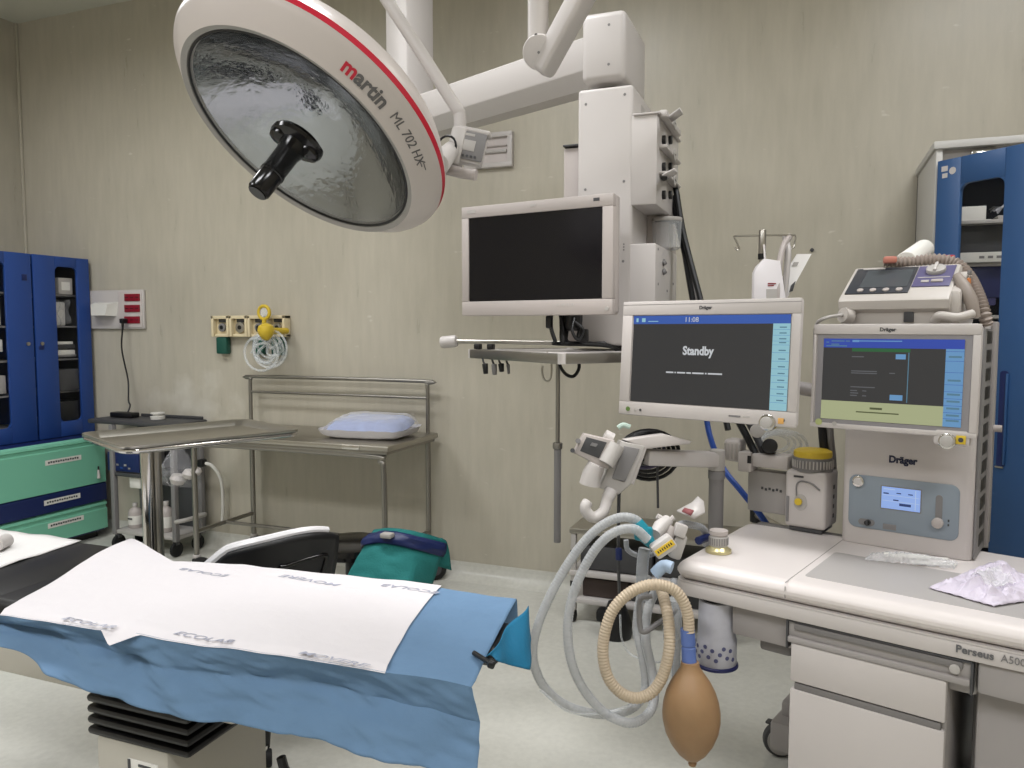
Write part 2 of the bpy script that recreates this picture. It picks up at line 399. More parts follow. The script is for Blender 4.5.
# ================================================================== drawer unit
DX, ye = -4.72, 4.05
t = thing('drawer_unit', 'mint green and navy drawer unit below the blue cabinet', 'drawer unit', (-5.05, 3.5, 0))
b = MB(); b.bb((-5.45, 2.7, .05), (DX-.03, ye, .74), navy, .004); b.bb((-5.45, 2.72, 0), (DX-.08, ye-.02, .05), black); b.build('carcass', t)
def drawer(z0, z1, m, groove, lab_y, lab_z):
    b = MB(); h = z1-z0
    prof = [(-.03, 0), (0, 0), (0, h-.06), (-.012, h-.05), (-.012, h-.035), (0, h-.028), (-.004, h-.012), (-.03, h)] if groove else [(-.03, 0), (0, 0), (0, h-.01), (-.01, h), (-.03, h)]
    b.prism(prof, frame((DX, ye, z0), (1, 0, 0), (0, 0, 1)), ye-2.7, m)
    d = b.build('drawer', t)
    l = MB(); l.box((DX+.001, lab_y, lab_z), (.002, .27, .034), labelw)
    for k in range(13): l.box((DX+.0025, lab_y-.11+.018*k, lab_z+.002*(k % 2)), (.001, .012, .012), ink)
    l.build('drawer_label', d)
drawer(.405, .738, mint, True, 3.72, .61)
drawer(.275, .40, navy, False, 3.70, .345)
drawer(.07, .27, mint, True, 3.72, .185)
# small white bottle cap and key cord hanging at the end of the drawers
b = MB(); c = V((DX+.012, 3.98, .44)); b.cyl(c, c+Z3*.06, .012, white, r1=.008); b.cyl(c+Z3*.06, c+Z3*.085, .005, black)
tag(b.build('small_bottle'), 'tiny white bottle with black top hanging on the drawer front', 'bottle')

# ================================================================== wall socket plate
t = thing('socket_plate', 'white wall plate with three red sockets beside blue cabinet', 'socket plate', (-4.63, 4.13, 1.5))
b = MB(); b.bb((-5.0, 4.118, 1.50), (-4.38, 4.139, 1.775), white, .006); b.bb((-4.615, 4.112, 1.51), (-4.392, 4.12, 1.765), white_shiny, .004); b.build('plate', t)
for (ya, yb) in ((294, 301), (305, 312), (316.5, 323.5)):
    p, q = aty(124.5, ya, 4.11), aty(140, yb, 4.11)
    s = MB(); s.bb((p.x, 4.105, q.z), (q.x, 4.114, p.z), red, .003); k = s.build('socket', t)
    s = MB()
    for j in range(3):
        for e in (-.02, 0, .02): s.cyl((p.x+(q.x-p.x)*(j+.5)/3+e*.5, 4.1055, (p.z+q.z)/2), (p.x+(q.x-p.x)*(j+.5)/3+e*.5, 4.1035, (p.z+q.z)/2), .0035, black, n=8)
    s.build('contacts', k)
b = MB(); p = aty(86, 303, 4.03); q = aty(105, 316, 4.03)
b.add([(p.x-.02, 4.118, p.z+.005), (q.x+.03, 4.118, p.z+.005), (q.x, 4.05, p.z-.01), (p.x+.02, 4.05, p.z-.01), (p.x-.02, 4.118, q.z-.0), (q.x+.01, 4.118, q.z-.0), (q.x-.02, 4.05, q.z+.005), (p.x+.02, 4.05, q.z+.005)],
      [(0, 1, 2, 3), (4, 7, 6, 5), (0, 4, 5, 1), (1, 5, 6, 2), (2, 6, 7, 3), (3, 7, 4, 0)], labelw, False)
tag(b.build('paper_holder'), 'white paper holder sticking out from wall plate beside blue cabinet', 'holder')
# power lead: plug, cord, brick
t = thing('power_lead', 'black power lead running from red socket down to dark cart', 'power lead', (-4.5, 3.9, .9))
p = aty(126, 321, 4.1)
b = MB(); b.box(p+V((0, -.022, 0)), (.030, .05, .036), black, .008); b.cyl(p+V((0, -.03, -.01)), p+V((0, -.03, -.06)), .01, black, r1=.006); b.build('plug', t)
e = V((-4.42, 3.98, .905))
b = MB(); b.tube([p+V((0, -.03, -.04)), p+V((-.01, -.035, -.2)), aty(128, 380, 4.08), aty(128.5, 400, 4.02), e+V((0, .03, .06)), e], .0055, black, smooth=8); b.build('cord', t)
b = MB(); b.box(e+V((-.02, 0, .0)), (.2, .075, .035), black, .008); b.build('power_brick', t)

# ================================================================== gas outlets on the wall
def outlet(i, label):
    x0, x1 = -3.75+.150*i, -3.75+.150*(i+1); z0, z1 = 1.447, 1.587; xc = (x0+x1)/2
    t = thing('gas_outlet', label, 'gas outlet', (xc, 4.13, z0), 'gas outlets on the wall')
    b = MB(); w = .022
    b.bb((x0+.002, 4.075, z0), (x0+w, 4.139, z1), cream, .004); b.bb((x1-w, 4.075, z0), (x1-.002, 4.139, z1), cream, .004)
    b.bb((x0+.002, 4.075, z1-w), (x1-.002, 4.139, z1), cream, .004); b.bb((x0+.002, 4.09, z0), (x1-.002, 4.139, z0+.02), cream, .004); b.bb((x0+.01, 4.11, z0+.01), (x1-.01, 4.139, z1-.01), cream)
    b.build('housing', t)
    b = MB(); c = V((xc, 4.11, z0+.062)); b.cyl(c, c-Y3*.018, .028 if i != 1 else .036, steel if i % 2 else mgrey, bevel=.003); b.cyl(c-Y3*.018, c-Y3*.021, .014, black); b.bb((xc-.03, 4.10, z1-.045), (xc+.03, 4.112, z1-.022), dgrey, .003)
    b.build('valve', t)
    if i != 1:
        b = MB(); b.bb((xc-.048, 4.088, z0-.115), (xc+.04, 4.136, z0-.002), greenp, .01); b.build('dust_flap', t)
for i, l in enumerate(('cream gas outlet with green flap, leftmost of the wall row', 'cream gas outlet without flap, second from left of the wall row', 'cream gas outlet partly behind yellow flowmeter and coiled tubing', 'cream gas outlet at right end of the wall row')): outlet(i, l)
t = thing('flowmeter', 'yellow wall flowmeter plugged into the third gas outlet', 'flowmeter', aty(264, 330, 4.02))
b = MB(); c = aty(266, 331, 3.90); b.lathe([(0, -.06), (.025, -.05), (.045, -.02), (.052, .005), (.045, .03), (.022, .045), (0, .05)], c, (0, 0, 1), yellow); b.cyl(c, c+Y3*.2, .02, yellow); b.cyl(c+V((-.045, -.01, .005)), c+V((-.06, -.01, .005)), .011, black); b.build('body', t)
b = MB(); c = aty(264, 312.5, 4.02); b.tube([c+V((.042*math.cos(R(a)), 0, .042*math.sin(R(a)))) for a in range(0, 360, 20)], .011, yellow, closed=True); b.cyl(c-Y3*.004, c+Y3*.004, .03, clearp); b.cyl(c-Z3*.04, c-Z3*.09, .014, yellow); b.build('gauge_ring', t)
b = MB(); c = aty(268.5, 346, 4.0); pts = []
for k in range(150):
    a = k*.33; rr = .095+.03*math.sin(k*.21)+.02*math.sin(k*.057); wob = .03*math.sin(k*.043)
    pts.append(c+V((rr*1.05*math.cos(a)+wob, -.02+.03*math.sin(k*.13), rr*.92*math.sin(a)-.02+.3*wob)))
b.tube(pts, .0075, clearp, n=6)
for k in range(7):
    a = R(-60+k*47); b.tube([c+V((.02, -.03, .02)), c+V((.06*math.cos(a), -.045, .06*math.sin(a))), c+V((.12*math.cos(a+.5), -.03, .11*math.sin(a+.5)))], .008, clearp, n=6, smooth=5)
tag(b.build('oxygen_tubing'), 'clear coiled oxygen tubing hanging below the yellow flowmeter', 'tubing')

# ================================================================== dark equipment cart against the wall
X0, X1, Ya, Yb = -4.42, -3.83, 3.80, 4.11
t = thing('equipment_cart', 'dark grey equipment cart against wall behind the instrument tray stand', 'cart', (-4.25, 3.86, 0))
b = MB(); b.bb((X0-.20, Ya+.03, .855), (X1, Yb, .885), dgrey, .01); b.bb((X0+.02, Yb-.03, .885), (X1-.02, Yb-.015, .905), dgrey, .004); b.build('worktop', t)
b = MB(); b.bb((X0+.03, Yb-.03, .12), (X1-.03, Yb-.01, .86), dgrey); b.build('back_panel', t)
for (x, y) in ((X0+.03, Ya+.03), (X1-.03, Ya+.03), (X0+.03, Yb-.045), (X1-.03, Yb-.045)):
    b = MB(); b.box((x, y, .48), (.035, .035, .75), mgrey, .006); b.build('post', t)
for z in (.125, .52):
    b = MB(); b.bb((X0+.02, Ya+.02, z-.012), (X1-.02 if z < .3 else X0+.38, Yb-.03, z+.012), lgrey if z < .3 else dgrey, .005); b.build('shelf', t)
for (x, y) in ((X0+.04, Ya+.04), (X1-.04, Ya+.04), (X0+.04, Yb-.08), (X1-.04, Yb-.08)):
    b = MB(); b.cyl((x-.012, y, .05), (x+.012, y, .05), .05, rubber, bevel=.005); b.box((x, y, .1), (.035, .03, .04), dgrey, .004); b.build('caster', t)
b = MB(); b.tube([(X1-.02, 3.82, .24), (X1+.05, 3.84, .255), (X1+.055, 4.0, .255), (X1-.02, 4.02, .24)], .014, lgrey, smooth=5); b.build('side_handle', t)
p, q = aty(107, 461, 3.83), aty(140, 484, 3.83)
t = thing('electrosurgical_unit', 'navy fronted electrosurgical unit on the dark cart shelf', 'medical device', ((p.x+q.x)/2, 3.9, q.z))
b = MB(); b.bb((p.x, 3.84, .533), (q.x, 4.05, .533+p.z-q.z+.01), mgrey, .006); b.build('case', t)
b = MB(); b.bb((p.x+.005, 3.83, .54), (q.x-.005, 3.842, .53+p.z-q.z), navy, .003)
for k in range(5): b.box((p.x+.06+.035*k, 3.829, .565+.02*(k % 2)), (.02, .003, .012), (teal, mgrey, blue_cab, lgrey, mgrey)[k])
b.build('front_panel', t)
b = MB(); p = aty(129, 484, 3.84); b.bb((p.x, 3.84, .43), (p.x+.10, 3.95, .507), labelw, .01)
tag(b.build('outlet_box'), 'small cream box hung under the navy electrosurgical unit', 'box')
def bottle(c, h, r, m, label):
    t = thing('plastic_bottle', label, 'bottle', c, 'bottles on the cart shelf')
    b = MB(); b.lathe([(0, 0), (r*.95, 0), (r, .008), (r, h*.62), (r*.8, h*.74), (r*.35, h*.82), (r*.3, h*.88), (0, h*.88)], c, Z3, m, 20); b.lathe([(r*1.005, h*.15), (r*1.01, h*.16), (r*1.01, h*.5), (r*1.005, h*.51)], c, Z3, labelw, 20); b.box(V(c)+V((0.0, -r*1.01, h*.4)), (r*.8, .004, h*.06), dgrey); b.build('body', t)
    b = MB(); b.cyl(V(c)+Z3*h*.86, V(c)+Z3*h, r*.36, white, bevel=.003); b.build('cap', t)
c = aty(167, 534, 3.92); bottle((c.x, c.y, .138), .205, .047, offwhite, 'white plastic bottle on cart shelf right of the chrome pole')
c = aty(136, 534, 3.92); bottle((c.x, c.y, .138), .17, .045, offwhite, 'white plastic bottle on cart shelf left of the chrome pole')
# clear bag with white gauze hanging from the cart
t = thing('plastic_bag', 'clear plastic bag of white gauze hanging on the cart side', 'bag', aty(180, 487, 3.58))
p, q = aty(157, 447, 3.58), aty(199, 488, 3.58)
def bagf(u, v):
    wv = .3+.7*min(1, v*1.7); x = p.x+(q.x-p.x)*(.5+(u-.5)*wv); z = p.z+(q.z-p.z)*v
    return (x+.012*noise.noise((u*6, v*6, 1)), 3.585-.055*math.sin(math.pi*u)*min(1, v*2)*(1-.5*max(0, v-.8)/.2)+.02*noise.noise((u*9, v*9, 0)), z+.01*noise.noise((u*5, 3, v)))
b = MB(); b.grid(bagf, 16, 18, film); b.build('film_bag', t)
b = MB()
for (x, y, rr) in ((178, 479, .05), (190, 474, .045), (196, 471, .035)):
    c = aty(x, y, 3.57); b.lathe([(0, -rr*.8), (rr*.7, -rr*.6), (rr, 0), (rr*.75, rr*.55), (0, rr*.75)], c, (0.2, .1, 1), white, 14)
b.build('gauze', t)
b = MB(); c = V((-4.14, 3.98, .887)); b.lathe([(0, 0), (.045, 0), (.048, .02), (.03, .025), (.03, .035), (.045, .037), (.045, .045), (0, .045)], c, Z3, labelw, 20)
tag(b.build('tape_roll'), 'white tape roll on the dark cart top', 'tape roll')
b = MB(); b.tube([aty(203, 463, 4.0), aty(212, 466, 4.03), aty(221, 480, 4.07), aty(223, 505, 4.09), aty(222, 525, 4.09)], .011, labelw, smooth=8); b.box(aty(202, 463, 4.0), (.05, .05, .05), black, .01)
tag(b.build('drain_hose'), 'white hose with black end curving down the wall beside cart', 'hose')
# scuffs on the wall above the cart are part of the wall finish

# ================================================================== instrument tray stand
zt = 1.12
cs = [atz(x, y, zt) for (x, y) in ((85, 433), (120, 450), (292, 430), (252, 420.5))]
cen = (cs[0]+cs[1]+cs[2]+cs[3])/4; ux = ((cs[2]-cs[1])+(cs[3]-cs[0])).normalized(); ux.z = 0; uy = Z3.cross(ux)
LW, SW = .63, .48
t = thing('instrument_stand', 'stainless instrument tray stand on a chrome pole in front of trolley', 'stand', (cen.x, cen.y, 0))
b = MB(); X = frame(cen, ux, uy)
outer, inner = rrect(LW, SW, .05, 5), rrect(LW-.07, SW-.07, .03, 5); n = len(outer)
vs = [X @ V((p[0], p[1], -.004)) for p in outer]+[X @ V((p[0], p[1], .006)) for p in outer]+[X @ V((p[0]*.96, p[1]*.95, .004)) for p in outer]+[X @ V((p[0], p[1], -.016)) for p in inner]
fs = [(n*k+i, n*k+(i+1) % n, n*(k+1)+(i+1) % n, n*(k+1)+i) for k in range(3) for i in range(n)]+[tuple(range(3*n, 4*n))]
b.add(vs, fs, steel); b.build('tray', t, solid=.003)
b = MB(); b.tube([X @ V((p[0], p[1], -.012)) for p in rrect(LW-.02, SW-.02, .05, 5)], .010, chrome, closed=True); b.build('support_ring', t)
pp = at(149, 500, (cen-EYE).dot(fw)*.985); pp = V((pp.x, pp.y, 0))
b = MB(); b.cyl((pp.x, pp.y, .06), (pp.x, pp.y, 1.10), .024, chrome); b.build('pole', t)
b = MB(); q = pp+rt*.036; b.cyl((q.x, q.y, .06), (q.x, q.y, 1.10), .013, brushed); b.build('guide_rod', t)
b = MB(); b.tube([pp+Z3*1.09, V((cen.x, cen.y, 1.09)), X @ V((LW*.42, 0, -.03))], .014, chrome); b.build('tray_bar', t)
b = MB(); ax = V((-uy.x, -uy.y, 0))
b.tube([pp+ux*.02+uy*.27+Z3*.07, pp+Z3*.075, pp+ux*.02-uy*.27+Z3*.07], .016, chrome); b.tube([pp+Z3*.075, pp+ux*.45+Z3*.07], .016, chrome); b.build('base', t)
for e in (pp+ux*.02+uy*.26, pp+ux*.02-uy*.26, pp+ux*.44):
    b = MB(); b.cyl(e+Z3*.03-ux*.01, e+Z3*.03+ux*.01, .03, rubber, bevel=.004); b.cyl(e+Z3*.04, e+Z3*.07, .008, chrome); b.build('caster', t)

# ================================================================== stainless trolley with back rail
X0, X1, Ya, Yb, zt = -3.44, -2.09, 3.53, 4.09, .88
t = thing('instrument_trolley', 'stainless steel trolley with back rail holding the wrapped pillow', 'trolley', ((X0+X1)/2, 3.8, 0))
b = MB(); b.bb((X0-.02, Ya-.02, zt-.03), (X1+.02, Yb+.01, zt), steel, .008); b.bb((X0, Ya, zt-.05), (X1, Yb, zt-.03), brushed, .003); b.build('tabletop', t)
r = .016
b = MB(); b.tube([(X0+.02, Ya+.02, .13), (X0+.02, Ya+.02, zt-.14), (X0+.035, Ya+.02, zt-.085), (X0+.09, Ya+.02, zt-.062), (X1-.13, Ya+.02, zt-.062), (X1-.055, Ya+.02, zt-.09), (X1-.03, Ya+.02, zt-.16), (X1-.03, Ya+.02, .13)], r, brushed, smooth=5); b.build('front_leg_frame', t)
for x in (X0+.02, X1-.03):
    b = MB(); b.tube([(x, Yb-.03, .13), (x, Yb-.03, zt-.03)], r, brushed); b.build('rear_leg', t)
    b = MB(); b.tube([(x, Ya+.02, .285), (x, Yb-.03, .285)], .013, brushed); b.build('side_bar', t)
b = MB(); b.tube([(X0+.02, Ya+.27, .285), (X1-.03, Ya+.27, .285)], .011, brushed); b.build('cross_bar', t)
b = MB(); b.tube([(X0+.02, Yb-.03, zt-.02), (X0+.02, Yb-.03, 1.14), (X0+.03, Yb-.03, 1.175), (X0+.07, Yb-.03, 1.19), (X1-.08, Yb-.03, 1.19), (X1-.04, Yb-.03, 1.175), (X1-.03, Yb-.03, 1.14), (X1-.03, Yb-.03, zt-.02)], .012, brushed, smooth=5)
b.tube([(X0+.02, Yb-.03, 1.09), (X1-.03, Yb-.03, 1.09)], .008, brushed); b.build('back_rail', t)
for (x, y) in ((X0+.02, Ya+.02), (X1-.03, Ya+.02), (X0+.02, Yb-.03), (X1-.03, Yb-.03)):
    b = MB(); b.cyl((x, y, .125), (x, y, .145), .024, white, bevel=.003); b.box((x+.02, y-.01, .112), (.06, .05, .03), black, .008); q_ = V((x+.05, y-.02, .07)); ca = V((.45, -.89, 0)); b.cyl(q_-ca*.018, q_+ca*.018, .0695, rubber, bevel=.012, n=28); b.cyl(q_-ca*.020, q_+ca*.020, .04, dgrey); b.cyl(q_-ca*.023, q_+ca*.023, .012, yellow); b.build('caster', t)
b = MB(); c = aty(350, 447, Ya-.021); b.bb((c.x-.05, Ya-.024, zt-.027), (c.x+.06, Ya-.019, zt-.006), chrome, .002); b.build('name_plate', t)

# ================================================================== pillow wrapped in film
a = [atz(x, y, zt) for (x, y) in ((327, 434), (388, 440))]; ux = (a[1]-a[0]).normalized(); uy = Z3.cross(ux)
c = V((-2.37, 3.83, zt)); ux = V((.98, .10, 0)).normalized(); uy = Z3.cross(ux)
pill_m = mat('pillow_cloth', (152, 164, 200), .8, var=.10, vscale=18, bump=.3, bscale=14)
t = thing('wrapped_pillow', 'blue patterned pillow in clear wrap lying on the trolley', 'pillow', c)
def pil(sgn, g):
    def f(u, v):
        x, y = u*2-1, v*2-1; e = max(0, (1-x**4))*max(0, (1-y**4)); h = e**.42
        k = 1-.10*(x*x*y*y)
        return c+ux*(x*(.235+g)*k)+uy*(y*(.165+g)*k)+Z3*(.055+sgn*(.052+g*.2)*h+(.02*y if sgn > 0 else 0)+.006*noise.noise((x*4, y*4, sgn)))
    return f
b = MB(); b.grid(pil(1, 0), 24, 20, pill_m); b.grid(pil(-1, .034), 24, 20, mat('wrap_white', (216, 214, 218), .4)); b.build('pillow', t)
def wrapf(sgn):
    g = pil(sgn, .018)
    def f(u, v):
        p = V(g(u, v)); x, y = u*2-1, v*2-1; q = max(abs(x), abs(y))
        return V((p.x, p.y, max(zt+.003, p.z+.008*sgn-(.02*max(0, q-.75)/.25))))+V((noise.noise((u*9, v*9, 2)), noise.noise((u*9, v*9, 5)), 0))*.006
    return f
b = MB(); b.grid(wrapf(1), 30, 24, film); b.build('plastic_wrap', t)

# ================================================================== black chair
c = at(268, 560, 2.62); c.z = 0
ux = (rt*.93+V((fw.x, fw.y, 0)).normalized()*.36).normalized(); uy = Z3.cross(ux)
t = thing('office_chair', 'black plastic chair with pale top rim behind operating table', 'chair', c+uy*.2)
def back(u, v):
    x = u*2-1; w = .232*(1-.25*(1-v)**2)
    top = .797-.05*abs(x)**3+.035*x-.10*max(0, -x-.55); z = .50+(top-.50)*v
    return c+ux*(x*w)+uy*(.07*x*x-.05*(v-.5)**2-.04*v)+Z3*z
b = MB(); b.grid(back, 22, 14, black); b.build('backrest', t, solid=.022)
b = MB(); rim = [V(back(k/30, 1))+uy*.005+Z3*.004 for k in range(0, 31)]
b.tube([V(back(0, .55))+ux*-.004, V(back(0, .8))+ux*-.006]+rim[1:-2], [.020, .020]+[.017-.0002*k for k in range(28)]+[.007], mat('chair_rim_white', (226, 224, 226), .25), n=8); b.build('rim', t)
b = MB(); fr = [V(back(.5+.36*math.cos(a), .52+.36*math.sin(a)))-uy*.024 for a in [R(k) for k in range(0, 360, 15)]]
b.tube([V(back(u, v))-uy*.024 for (u, v) in ((.56, .1), (.58, .62), (.62, .66), (.9, .72), (.92, .6), (.88, .1))], .009, gblack, smooth=4); b.build('back_frame', t)
b = MB(); b.prism(rrect(.46, .44, .12, 5), frame(c+uy*.27+Z3*.44, ux, uy), .055, black, .015); b.build('seat', t)
b = MB(); b.tube([c+uy*.14+Z3*.44, c+uy*.0+Z3*.46, c-uy*.02+Z3*.60], .02, black, smooth=5); b.build('back_bracket', t)
sc_ = c+uy*.27
b = MB(); b.cyl(sc_+Z3*.09, sc_+Z3*.44, .026, black); b.build('gas_column', t)
def star(t, o, L, m, z=.09):
    for k in range(5):
        d = V((math.cos(R(72*k+20)), math.sin(R(72*k+20)), 0)); s = V((-d.y, d.x, 0))
        b = MB(); b.tube([o+Z3*(z+.02), o+d*L+Z3*(z-.02)], [.022, .014], m, n=8); b.build('base_arm', t)
        b = MB(); e = o+d*L; b.cyl(e+Z3*.03-s*.02, e+Z3*.03+s*.02, .03, rubber, bevel=.006); b.cyl(e+Z3*.03, e+Z3*.075, .007, chrome); b.build('caster', t)
star(t, sc_, .29, black)

# ================================================================== black round stool
c = atz(352, 540, .52); c.z = 0
t = thing('round_stool', 'round black padded stool in front of the steel trolley', 'stool', c)
b = MB(); b.lathe([(0, .455), (.15, .455), (.172, .465), (.18, .485), (.172, .508), (.14, .52), (0, .523)], c, Z3, gblack, 32); b.build('seat', t)
b = MB(); b.cyl(c+Z3*.09, c+Z3*.46, .022, black); b.cyl(c+Z3*.28, c+Z3*.455, .032, black); b.build('gas_column', t)
star(t, c, .25, dgrey)

# ================================================================== leg support wrapped in a teal cloth
A0, A1 = at(372, 594, 3.04), at(395, 530, 3.16)
d = (A1-A0).normalized(); s = (rt*.97-V((fw.x, fw.y, 0))*.22).normalized(); nn = s.cross(d).normalized()
t = thing('leg_support', 'teal cloth wrapped leg support with dark strap, beside the round stool', 'leg support', (A1.x, A1.y, 0))
LL = (A1-A0).length
b = MB(frame((A0+A1)/2-nn*.06, s, d)); b.box((0, 0, 0), (.17, LL*.9, .07), dgrey, .02); b.M = Matrix(); m_ = (A0+A1)/2; b.cyl((m_.x, m_.y, .03), m_-nn*.07, .02, brushed); b.cyl((m_.x, m_.y, 0), (m_.x, m_.y, .03), .17, dgrey, bevel=.01, n=28); b.build('stand', t)
def tc(u, v):
    y = v*2-1; k = min(max(0, (u-.10)/.72), 1); hw = .150+(.100-.150)*k
    c_ = A0+d*(LL*k); w = noise.noise((u*4.5, v*3, 4)); w2 = noise.noise((u*10, v*8, 1))
    e = max(0, abs(y)-.58)/.42; yy = math.copysign(min(abs(y)/.58, 1)*hw+e*(.02 if y < 0 else .02+.075*k), y)
    h = .022*(1-min(1, abs(y)/.6)**2)-.17*e**1.2*(1-.55*k)-.012*(min(1, abs(y)/.58)**4)
    fr = max(0, (.10-u)/.10); bk = max(0, (u-.82)/.18)
    p = c_+s*yy+nn*(h+.016*w+.007*w2)-d*(.045*fr)+d*(.075*bk)-nn*(.09*fr**1.3)-Z3*(.20*bk**1.3)
    return p+s*(.012*w*e)
b = MB(); b.grid(tc, 40, 34, teal); b.build('cloth', t, solid=.004)
b = MB()
def band(u, v):
    p = V(tc(.60+.14*u+.02*math.sin(6*v)+.05*v, .14+.86*v)); ctr = A0+d*(LL*.8)-nn*.12
    return p+(p-ctr).normalized()*(.010+.008*math.sin(u*math.pi)+.006*noise.noise((u*4, v*9, 2)))
b.grid(band, 8, 30, navy); b.build('strap', t, solid=.004)
b = MB(); q_ = V(band(.5, .42)); b.box(q_+nn*.012, (.05, .04, .02), lgrey, .006); b.build('buckle', t)['label'] = 'small grey strap buckle'
# ================================================================== surgical light
LC = at(298.4, 140.06, 1.76); vdir = (LC-EYE).normalized()
tl, ro = R(64.2), R(52.1)
n_ = (-vdir*math.cos(tl) + (-rt*math.cos(ro)-up*math.sin(ro))*math.sin(tl)).normalized(); mx_ = rt*math.sin(ro)-up*math.cos(ro)
LM = frame(LC, mx_-n_*mx_.dot(n_), n_.cross(mx_))
RG = .28
lamp_white = mat('lamp_enamel', (186, 178, 173), .3); lamp_grey = mat('lamp_grey_lip', (150, 147, 143), .4)
lamp_red = mat('lamp_red_band', (176, 24, 48), .3); lamp_ink = mat('lamp_grey_print', (88, 86, 86), .5)
t = thing('surgical_light', 'large round white surgical light with red band and black handle', 'surgical light', LC)
b = MB(LM)
prof = [(RG-.006, -.012), (RG, -.004), (RG+.002, 0), (RG+.014, .004), (RG+.019, .000), (.336, -.034), (.3405, -.041), (.3435, -.048), (.3440, -.0485), (.3445, -.062), (.3440, -.0625), (.3415, -.070), (.334, -.082), (.31, -.115), (.25, -.160), (.17, -.188), (.08, -.200), (0, -.202)]
ms = [lamp_grey]*3+[lamp_white]*4+[lamp_white, lamp_red, lamp_white]+[lamp_white]*7
b.lathe(prof, (0, 0, 0), (0, 0, 1), lamp_white, 96, ms, xdir=(1, 0, 0))
r0, s0, r1, s1 = RG+.020, -.001, .3355, -.0335; L = math.hypot(r1-r0, s1-s0); er, es = (r1-r0)/L, (s1-s0)/L
def ring(phi0, mid):
    def f(v):
        rr, ss = r0+er*(L*mid+v.y), s0+es*(L*mid+v.y); a = R(phi0)-v.x/.32
        o = .0006+v.z; rr += -es*o; ss += er*o
        return (rr*math.cos(a), rr*math.sin(a), ss)
    return f
b.text('m', None, .042, lamp_red, ring(73.2, .50), bold=.03, align='LEFT')
b.text('artin', None, .042, lamp_ink, ring(67.4, .50), bold=.03, align='LEFT')
b.text('ML 702 HX', None, .0285, lamp_ink, ring(49.5, .52), bold=0, align='LEFT')
for k, h in enumerate((.032, .026)):
    f_ = ring(25.5, h/L)
    b.tube([f_(V((.004*j-.012*k, 0, 0))) for j in range(6)], .0012, lamp_ink, n=5)
b.build('housing', t, angle=30)
hammer = mat('hammered_reflector', (152, 155, 158), .06, 1.0, bump=.22, bscale=42)
b = MB(LM); b.lathe([(RG-.002, -.010)]+[(RG*(1-k/14), -.010-.135*(1-(1-k/14)**2)) for k in range(1, 15)], (0, 0, 0), (0, 0, 1), hammer, 96); b.build('reflector', t)
b = MB(LM); b.lathe([(RG-.002, -.0075), (RG-.006, -.0045), (0, -.0045)], (0, 0, 0), (0, 0, 1), glassm, 96); b.build('glass_cover', t)
b = MB(LM); b.tube([(RG*math.cos(R(a))*.992, RG*math.sin(R(a))*.992, -.003) for a in range(0, 360, 4)], .0032, black, n=6, closed=True); b.build('gasket', t)
b = MB(LM); hx = V((.045, .03, 0)).normalized()
b.lathe([(0, .0), (.052, .0), (.056, .008), (.052, .016), (.036, .022), (0, .024)], (0, 0, -.003), (0, 0, 1), gblack, 32, sx=1.12)
for s in (-1, 1): b.lathe([(0, 0), (.027, 0), (.029, .012), (.024, .026), (.010, .032), (0, .033)], V((s*.036, 0, -.003)), (0, 0, 1), gblack, 20)
b.build('handle_flange', t)
b = MB(LM); b.lathe([(0, 0), (.036, 0), (.031, .02), (.0275, .035), (.0265, .09), (.0285, .092), (.0285, .100), (.0265, .102), (.0255, .150), (.022, .156), (0, .157)], (0, 0, .012), (0, 0, 1), gblack, 28)
b.lathe([(0, .001), (.020, .001)], (0, 0, .169), (0, 0, 1), dgrey, 24); b.build('handle_grip', t)
pv_ = at(447, 146, 1.86); bx = at(456, 148, 1.88)
b = MB(); b.cyl(LM @ V((.31, .09, -.07)), at(452, 149, 1.90), .026, white, r1=.02, bevel=.003); b.tube([pv_+(bx-pv_).orthogonal().normalized()*0+up*.0+V((.024*math.cos(R(a)), 0, .024*math.sin(R(a)))) for a in range(0, 360, 20)], .003, black, closed=True, n=6); b.build('pivot', t)
A_ = [at(460, 150, 1.9), at(460, 128, 1.9), at(459.5, 114, 1.9), at(455, 106, 1.9), at(420, 51, 1.92), at(388, 2, 1.94), at(350, -56, 1.98), at(310, -110, 2.05)]
b = MB(); b.tube(A_, .0155, white, n=14, smooth=5); b.build('yoke_arm', t)
# ceiling mount of the light, above the picture
e = A_[-1]; b = MB(); b.cyl(e-Z3*.04, e+Z3*.10, .05, white, bevel=.01); b.cyl((e.x, e.y, e.z+.08), (e.x, e.y, CH), .032, white); b.cyl((e.x, e.y, CH-.06), (e.x, e.y, CH), .12, white, bevel=.01); b.build('ceiling_post', t)
fx = (rt*.93-fw*.10-up*.22).normalized(); X = frame(at(463, 147, 1.885), fx, up)
b = MB(X); b.box((-.016, -.002, -.01), (.038, .094, .05), white, .008); b.box((.015, -.002, -.012), (.075, .070, .035), white, .006); b.box((.018, .044, -.012), (.082, .012, .036), white, .004)
c = b.build('control_panel', t)
b = MB(X); b.box((.022, .004, .008), (.066, .068, .004), mgrey, .002); b.box((.016, .004, .0105), (.030, .026, .002), lgrey, .001); b.box((.01, .030, .0105), (.03, .006, .001), lgrey)
for k in range(5): b.cyl((-.003+.010*k, -.022, .010), (-.003+.010*k, -.022, .0125), .0032, dgrey, n=8)
b.build('keypad', c)
b = MB(); b.tube([at(446, 169, 1.88), at(462, 173, 1.87), at(476, 175, 1.86)], .0135, offwhite, n=14); b.build('side_handle', t)
